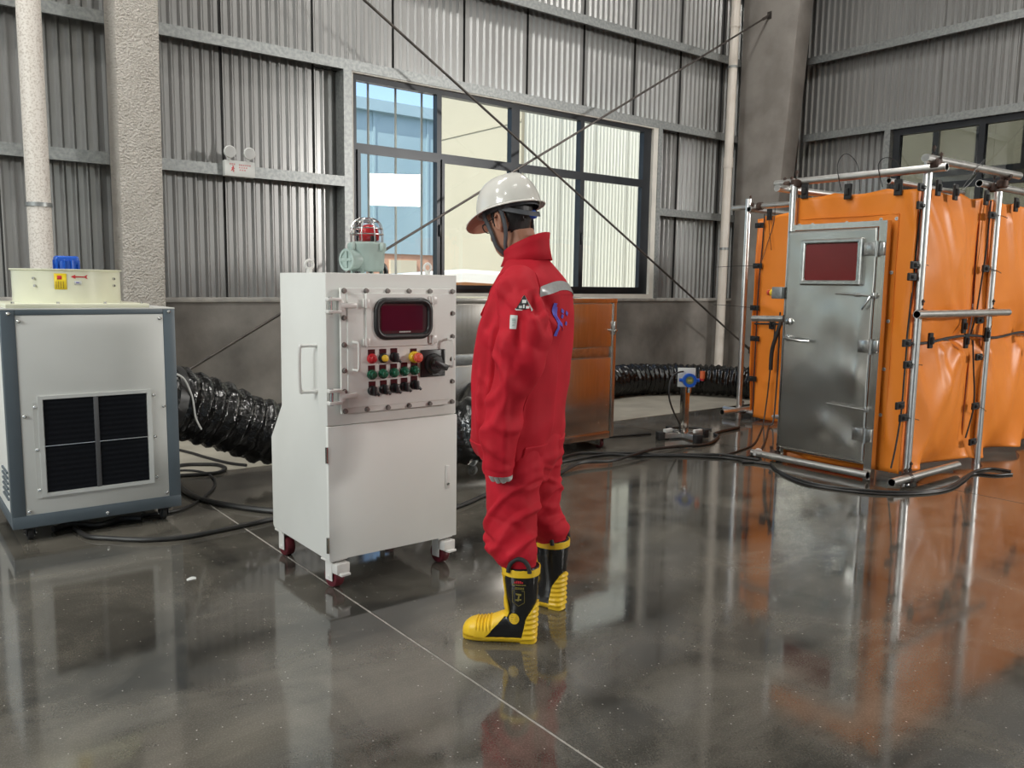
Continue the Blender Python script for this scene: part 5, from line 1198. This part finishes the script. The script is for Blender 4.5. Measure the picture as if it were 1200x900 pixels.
def quadgrid(c0, c1, c2, c3, nu=4, nv=4):
    out = []
    P = lambda u, v: ((c0[0]*(1-u)+c1[0]*u)*(1-v)+(c3[0]*(1-u)+c2[0]*u)*v, (c0[1]*(1-u)+c1[1]*u)*(1-v)+(c3[1]*(1-u)+c2[1]*u)*v)
    for i in range(nu):
        for j in range(nv): out.append([P(i/nu, j/nv), P((i+1)/nu, j/nv), P((i+1)/nu, (j+1)/nv), P(i/nu, (j+1)/nv)])
    return out
tri = [(.033, 1.311), (.004, 1.262), (.060, 1.258)]
pa = lay('sleeve_triangle_patch', quadgrid(tri[0], tri[0], tri[2], tri[1], 3, 4), 'black')
lay('patch_border', [[(.033, 1.311), (.029, 1.305), (.001, 1.260), (.004, 1.258)], [(.033, 1.311), (.037, 1.305), (.063, 1.256), (.058, 1.255)], [(.004, 1.262), (.004, 1.257), (.060, 1.253), (.060, 1.258)]], 'paper', .0035, pa)
lay('patch_emblem', quadgrid((.026, 1.292), (.040, 1.292), (.040, 1.281), (.026, 1.281), 2, 2)+[[(.014, 1.272), (.026, 1.272), (.026, 1.264), (.014, 1.264)], [(.030, 1.276), (.036, 1.276), (.036, 1.264), (.030, 1.264)], [(.040, 1.271), (.050, 1.270), (.050, 1.262), (.040, 1.262)]], 'paper', .0040, pa)
pb = lay('sleeve_label', quadgrid((-.016, 1.238), (.010, 1.238), (.004, 1.188), (-.018, 1.188), 3, 5), 'paper')
lay('label_emblem', quadgrid((-.010, 1.226), (.002, 1.226), (.002, 1.216), (-.010, 1.216), 2, 2)+[[(-.009, 1.212), (.001, 1.212), (.001, 1.209), (-.009, 1.209)], [(-.008, 1.204), (-.001, 1.204), (-.003, 1.198), (-.010, 1.198)]], 'beacon', .0036, pb)
# chest pocket flap
gv = []
for jx in range(5):
    for ix in range(6):
        y, z = .035+.125*ix/5, 1.285-.05*jx/4 - (.012*(1-abs(ix-2.5)/2.5) if jx == 4 else 0)
        h = JB.ray_cast(Vector((1.0, y, z)), Vector((-1, 0, 0)))
        gv.append((h[0] if h[0] is not None else Vector((.1, y, z))) + h[1]*(.003+.008*jx/4))
pk = pobj('pocket_flap', G().add(gv, [(a*6+b, a*6+b+1, (a+1)*6+b+1, (a+1)*6+b) for a in range(4) for b in range(5)]), 'suit', jk, smooth=180)
so = pk.modifiers.new('t', 'SOLIDIFY'); so.thickness = .006
# reflective tape across the back yoke and blue print under it: cast from behind
def cast_back(y, z, off):
    h = JB.ray_cast(Vector((-1.0, y, z)), Vector((1, 0, 0)))
    if h[0] is None: return None
    n = h[1] if h[1].x < 0 else -h[1]; return h[0]+n*off
def lay_back(name, fn, nu, nv, m, off=.003):
    P = {}; g = G(); vs = []; ok = True
    for j in range(nv+1):
        for i in range(nu+1):
            p = cast_back(*fn(i/nu, j/nv), off); vs.append(p)
    idx = {}; gv = []
    for k, p in enumerate(vs):
        if p is not None: idx[k] = len(gv); gv.append(p)
    fs = []
    for j in range(nv):
        for i in range(nu):
            q = (j*(nu+1)+i, j*(nu+1)+i+1, (j+1)*(nu+1)+i+1, (j+1)*(nu+1)+i)
            if all(x in idx for x in q): fs.append(tuple(idx[x] for x in q))
    g.add(gv, fs); return pobj(name, g, m, jk, smooth=180, fix=False)
lay_back('reflective_tape', lambda u, v: ((u-.5)*.33, 1.348 - .030*abs(u-.5)**2*4 + (v-.5)*.034), 40, 3, 'tape')
lay_back('yoke_seam', lambda u, v: ((u-.5)*.34, 1.318 - .030*abs(u-.5)**2*4 + (v-.5)*.004), 40, 1, 'suit', .004)
def stroke(y0, z0, y1, z1, w): return lambda u, v: (y0+(y1-y0)*u + (z1-z0)/math.hypot(y1-y0, z1-z0)*w*(v-.5), z0+(z1-z0)*u - (y1-y0)/math.hypot(y1-y0, z1-z0)*w*(v-.5))
for (a, b) in (((.088, 1.285), (.104, 1.165)), ((.085, 1.27), (.066, 1.185)), ((.094, 1.215), (.072, 1.203)), ((.050, 1.258), (.030, 1.250)), ((.050, 1.238), (.032, 1.232)), ((.055, 1.208), (.036, 1.200)), ((.010, 1.25), (-.01, 1.24)), ((.008, 1.21), (-.01, 1.205))):
    lay_back('back_print', stroke(a[0], a[1], b[0], b[1], .014), 8, 1, 'bluetext')
# seams where the sleeves are set in
for s_ in (1, -1):
    gs = []
    for k in range(29):
        a = 2*math.pi*k/28; c = Vector((.0, s_*.165, 1.30)); d = Vector((math.cos(a), 0, math.sin(a)))
        p = c + d*.25 + Vector((0, s_*.03*math.sin(a)*-1, 0)); h = JB.ray_cast(p + Vector((0, 0, 0)), -d)
        if h[0] is not None and (h[0]-c).length > .05: gs.append(h[0]+d*.0015)
    if len(gs) > 4: pobj('sleeve_seam', G().tube(gs, .0022, 5), 'suit', jk)
# front placket
pl_g = []
for j in range(25):
    for y in (-.022, .022):
        z = .71+.70*j/24; h = JB.ray_cast(Vector((1.0, y, z)), Vector((-1, 0, 0))); pl_g.append((h[0]+Vector((.004, 0, 0))) if h[0] is not None else Vector((.2, y, z)))
pobj('front_placket', G().add(pl_g, [(2*j, 2*j+1, 2*j+3, 2*j+2) for j in range(24)]), 'suit', jk, smooth=180)

# --- hard hat
HM = Matrix.Translation((.128, 0, 1.632)) @ Matrix.Rotation(R(-14), 4, 'Z') @ Matrix.Rotation(R(14), 4, 'Y')
prof = []
def dome(u, v):
    a = 2*math.pi*u; t = v*math.pi/2
    rx = .138 if math.cos(a) > 0 else .130
    h = .132*math.sin(t)**1.0
    k = math.cos(t)**.72
    rib = .006*math.exp(-((math.sin(a)*.112*k)/.018)**2)*math.sin(t)**.3 if v > .15 else 0
    return HM @ Vector((rx*math.cos(a)*k, .112*math.sin(a)*k, h + rib))
dg = G().grid(dome, 64, 20); bm = bmesh.new(); tm = bpy.data.meshes.new('t'); tm.from_pydata([tuple(v) for v in dg.v], [], dg.f); bm.from_mesh(tm); bpy.data.meshes.remove(tm)
bmesh.ops.remove_doubles(bm, verts=bm.verts, dist=.0005)
hat = pobj('hard_hat', G().frombm(bm), 'helmet', smooth=180); so = hat.modifiers.new('t', 'SOLIDIFY'); so.thickness = .004; so.offset = -1
def brim(u, v):
    a = 2*math.pi*u; c, s = math.cos(a), math.sin(a)
    rx = .138 if c > 0 else .130
    w = .010 + (.052*max(0, c)**1.6) + .006*max(0, -c)
    drop = -.006 - .034*max(0, c)**2 - .004*max(0, -c)
    return HM @ Vector(((rx+w*v)*c, (.112+w*v*.9)*s, .004 + drop*v))
bg = pobj('brim', G().grid(brim, 72, 5), 'helmet', hat, smooth=180); so = bg.modifiers.new('t', 'SOLIDIFY'); so.thickness = .004; so.offset = 0
pobj('peak_underside', G().grid(lambda u, v: brim(-.17+.34*u, .05+.9*v) + Vector((0, 0, -.0035)), 24, 4), 'helmet_in', hat, smooth=180)
pobj('suspension_band', G().grid(lambda u, v: HM @ Vector((.118*math.cos(2*math.pi*u)-.004, .092*math.sin(2*math.pi*u), -.012+.026*v)), 48, 1), 'strap', hat, smooth=180)
kn = HM @ Vector((-.118, 0, -.055))
pobj('nape_strap', G().grid(lambda u, v: HM @ Vector((-.020-.098*math.sin(math.pi*u), .092*math.cos(math.pi*u), -.012-.046*math.sin(math.pi*u)+.018*v)), 30, 1), 'strap', hat, smooth=180)
pobj('ratchet_knob', G().lathe([(.016, -.006), (.016, .008), (.012, .011), (.0001, .011)], (0, 0, 0), 'x', 20).xf(HM @ Matrix.Translation((-.106, .0, -.048)) @ Matrix.Rotation(R(180), 4, 'Z')), 'blue', hat)
# chin strap ribbons
def ribbon(name, pts, w, m, parent, wd=(1, 0, 0)):
    P = spline(pts, 6); g = G(); k = len(P); vs = []
    for i in range(k):
        t_ = (P[min(i+1, k-1)]-P[max(i-1, 0)]).normalized(); out = Vector((0, P[i].y, 0)).normalized() if abs(P[i].y) > .004 else Vector((.3, 0, -1)).normalized()
        sd = t_.cross(out).normalized(); vs += [P[i]+sd*w, P[i]-sd*w]
    g.add(vs, [(2*i, 2*i+1, 2*i+3, 2*i+2) for i in range(k-1)]); o = pobj(name, g, m, parent, smooth=180, fix=False)
    so = o.modifiers.new('t', 'SOLIDIFY'); so.thickness = .003; so.offset = 0; return o
for s in (1, -1):
    hp = lambda x, y, z: HEAD @ Vector((x, s*y, z))
    ribbon('chin_strap', [hp(.050, .093, .045), hp(.052, .082, .010), hp(.046, .077, -.040), hp(.048, .066, -.085), hp(.042, .040, -.118), hp(.036, .012, -.128)], .0075, 'strap', hat)
    ribbon('rear_strap', [hp(-.030, .096, .048), hp(-.034, .088, .0), hp(-.022, .080, -.060), hp(.006, .066, -.100), hp(.028, .034, -.124), hp(.034, .008, -.130)], .0075, 'strap', hat)
# glasses
gl = None
for s in (-1, 1):
    m = HEAD @ Matrix.Translation((.098, s*.034, .004)); rr = []
    ring = [m @ Vector((-.002*abs(math.cos(a)), .024*math.cos(a), .017*math.sin(a))) for a in [2*math.pi*k/24 for k in range(25)]]
    g = G().tube(ring, .0022, 6, caps=False); g.tube([m @ Vector((-.002, s*.024, .006)), HEAD @ Vector((.080, s*.076, .008)), HEAD @ Vector((.0, s*.084, .010))], .0022, 6)
    o = pobj('glasses_frame', g, 'black')
    pobj('lens', G().add([m @ Vector((0, .023*math.cos(a), .016*math.sin(a))) for a in [2*math.pi*k/20 for k in range(20)]], [tuple(range(20))]), M['glass'], o, fix=False)

# --- boots
def make_boot(s):
    (hx, hy), ang_ = FOOT[s]
    B = Matrix.Translation((hx, hy, 0)) @ Matrix.Rotation(ang_, 4, 'Z')
    xf_ = lambda z: .112 + max(0, z-.146)*.12; xb_ = lambda z: .0 - max(0, z-.1)*.055
    g = G(); rings = []
    for z in (.05, .09, .125, .16, .20, .24, .28, .302):
        a, b = xb_(z), xf_(z) if z > .13 else .112+(.13-z)*.35
        rings.append(sring((a+b)/2, 0, z, (b-a)/2, .043+.024*min(1, max(0, (z-.10)/.15)), 28, 2.2))
    g.loft(rings)
    sec = [(.004, .022, .07), (.015, .033, .09), (.05, .039, .11), (.09, .041, .118), (.13, .044, .108), (.16, .047, .094), (.19, .050, .084), (.225, .050, .081), (.25, .043, .074), (.268, .030, .060), (.276, .014, .044)]
    g.loft([[Vector((x, w*math.copysign(abs(math.cos(t_))**.8, math.cos(t_)), h/2 + h/2*math.copysign(abs(math.sin(t_))**.75, math.sin(t_)))) for t_ in [2*math.pi*j/24 for j in range(24)]] for (x, w, h) in sec])
    me = fuse(g, .0038, 6)
    for v in me.vertices:
        if v.co.z < .004: v.co.z = .004
    parts = []
    parts.append(('sole', shell(me, lambda c: c.z < .024 + .010*max(0, min(1, (c.x-.16)/.1)), .0045), 'boot_y'))
    def toe(c):
        z = c.z
        if z < .018: return False
        if z < .104: return c.x > .197-.082*((z-.018)/.086)
        return z < .268 and c.x > xf_(z) - .009 - .008*max(0, math.sin((z-.104)*math.pi/.075))
    parts.append(('toe_guard', shell(me, toe, .0045, lambda c: (.0028*math.sin(c.x*2*math.pi/.013) if .165 < c.x < .225 and c.z > .05 else 0) + (.006*max(0, math.sin((c.z-.12)*math.pi/.07)) if c.z > .13 else 0)), 'boot_y'))
    def heel(c):
        z = c.z
        if z < .006 or z > .172: return False
        xb = .056-.022*z/.1 if z < .104 else .034-.040*(z-.104)/.066
        return c.x < xb
    parts.append(('heel_guard', shell(me, heel, .0065, lambda c: .0035*math.sin(c.z*2*math.pi/.0205)), 'boot_y'))
    parts.append(('top_band', shell(me, lambda c: c.z > .272 and c.z < .299, .004), 'boot_y'))
    BV = BVHTree.FromPolygons([v.co.copy() for v in me.vertices], [tuple(p.vertices) for p in me.polygons])
    for v in me.vertices: v.co = B @ v.co
    bo = pmesh('boot', me, 'boot')
    for n_, gg, mm_ in parts: gg.xf(B); pobj(n_, gg, mm_, bo, smooth=60)
    gy_ = s*.071
    pobj('pull_loop', G().tube([B @ Vector((.060+.040*math.cos(a), gy_*.95, .292+.052*math.sin(a))) for a in [math.pi*k/16 for k in range(17)]], .0085, 8), 'black_matte', bo)
    pobj('pull_loop', G().tube([B @ Vector((.060+.040*math.cos(a), -gy_*.95, .292+.052*math.sin(a))) for a in [math.pi*k/16 for k in range(17)]], .0085, 8), 'black_matte', bo)
    def side(x, z, off=.002):
        h = BV.ray_cast(Vector((x, s*.5, z)), Vector((0, -s, 0))); return B @ (h[0]+Vector((0, s*off, 0))) if h[0] is not None else None
    def lay2(name, polys, m, off=.002):
        g = G()
        for po in polys:
            q = [side(x, z, off) for x, z in po]
            if all(v is not None for v in q): g.add(q, [tuple(range(len(q)))])
        if g.v: return pobj(name, g, m, bo, smooth=180, fix=False)
    c0 = (.078, .104)
    lay2('ankle_disc', [[(c0[0], c0[1]), (c0[0]+.020*math.cos(a), c0[1]+.022*math.sin(a)), (c0[0]+.020*math.cos(a+.35), c0[1]+.022*math.sin(a+.35))] for a in [.35*k for k in range(18)]], 'boot_y', .003)
    for q in range(4): lay2('disc_line', [[(c0[0]-.014, c0[1]-.012+.008*q), (c0[0]+.014, c0[1]-.012+.008*q), (c0[0]+.014, c0[1]-.010+.008*q), (c0[0]-.014, c0[1]-.010+.008*q)]], 'gold', .004)
    sgn = -1     # print reads from the outer side
    lay2('boot_lettering', [[(.044+.007*k, .250), (.049+.007*k, .250), (.049+.007*k, .257+(.003 if k in (1, 2, 3) else 0)), (.044+.007*k, .257+(.003 if k in (1, 2, 3) else 0))] for k in range(5)], 'red', .0022)
    lay2('boot_lettering', [[(.034+.0075*k, .242), (.0395+.0075*k, .242), (.0395+.0075*k, .2455), (.034+.0075*k, .2455)] for k in range(7)]+[[(.040+.006*k, .2265+.005*(j)), (.0445+.006*k, .2265+.005*j), (.0445+.006*k, .2295+.005*j), (.040+.006*k, .2295+.005*j)] for k in range(6) for j in range(2)], 'gold', .0022)
    e = [(.038, .220), (.084, .220), (.084, .172), (.061, .157), (.038, .172)]
    lay2('boot_crest', [[e[i], e[(i+1) % 5], (e[(i+1) % 5][0]*.94+.0037, e[(i+1) % 5][1]*.96+.0078), (e[i][0]*.94+.0037, e[i][1]*.96+.0078)] for i in range(5)] + [[(.050, .208), (.072, .210), (.070, .203), (.052, .200)], [(.056, .200), (.062, .200), (.066, .178), (.060, .178)], [(.050, .188), (.074, .184), (.073, .179), (.051, .182)]], 'gold', .0022)
make_boot(1); make_boot(-1)
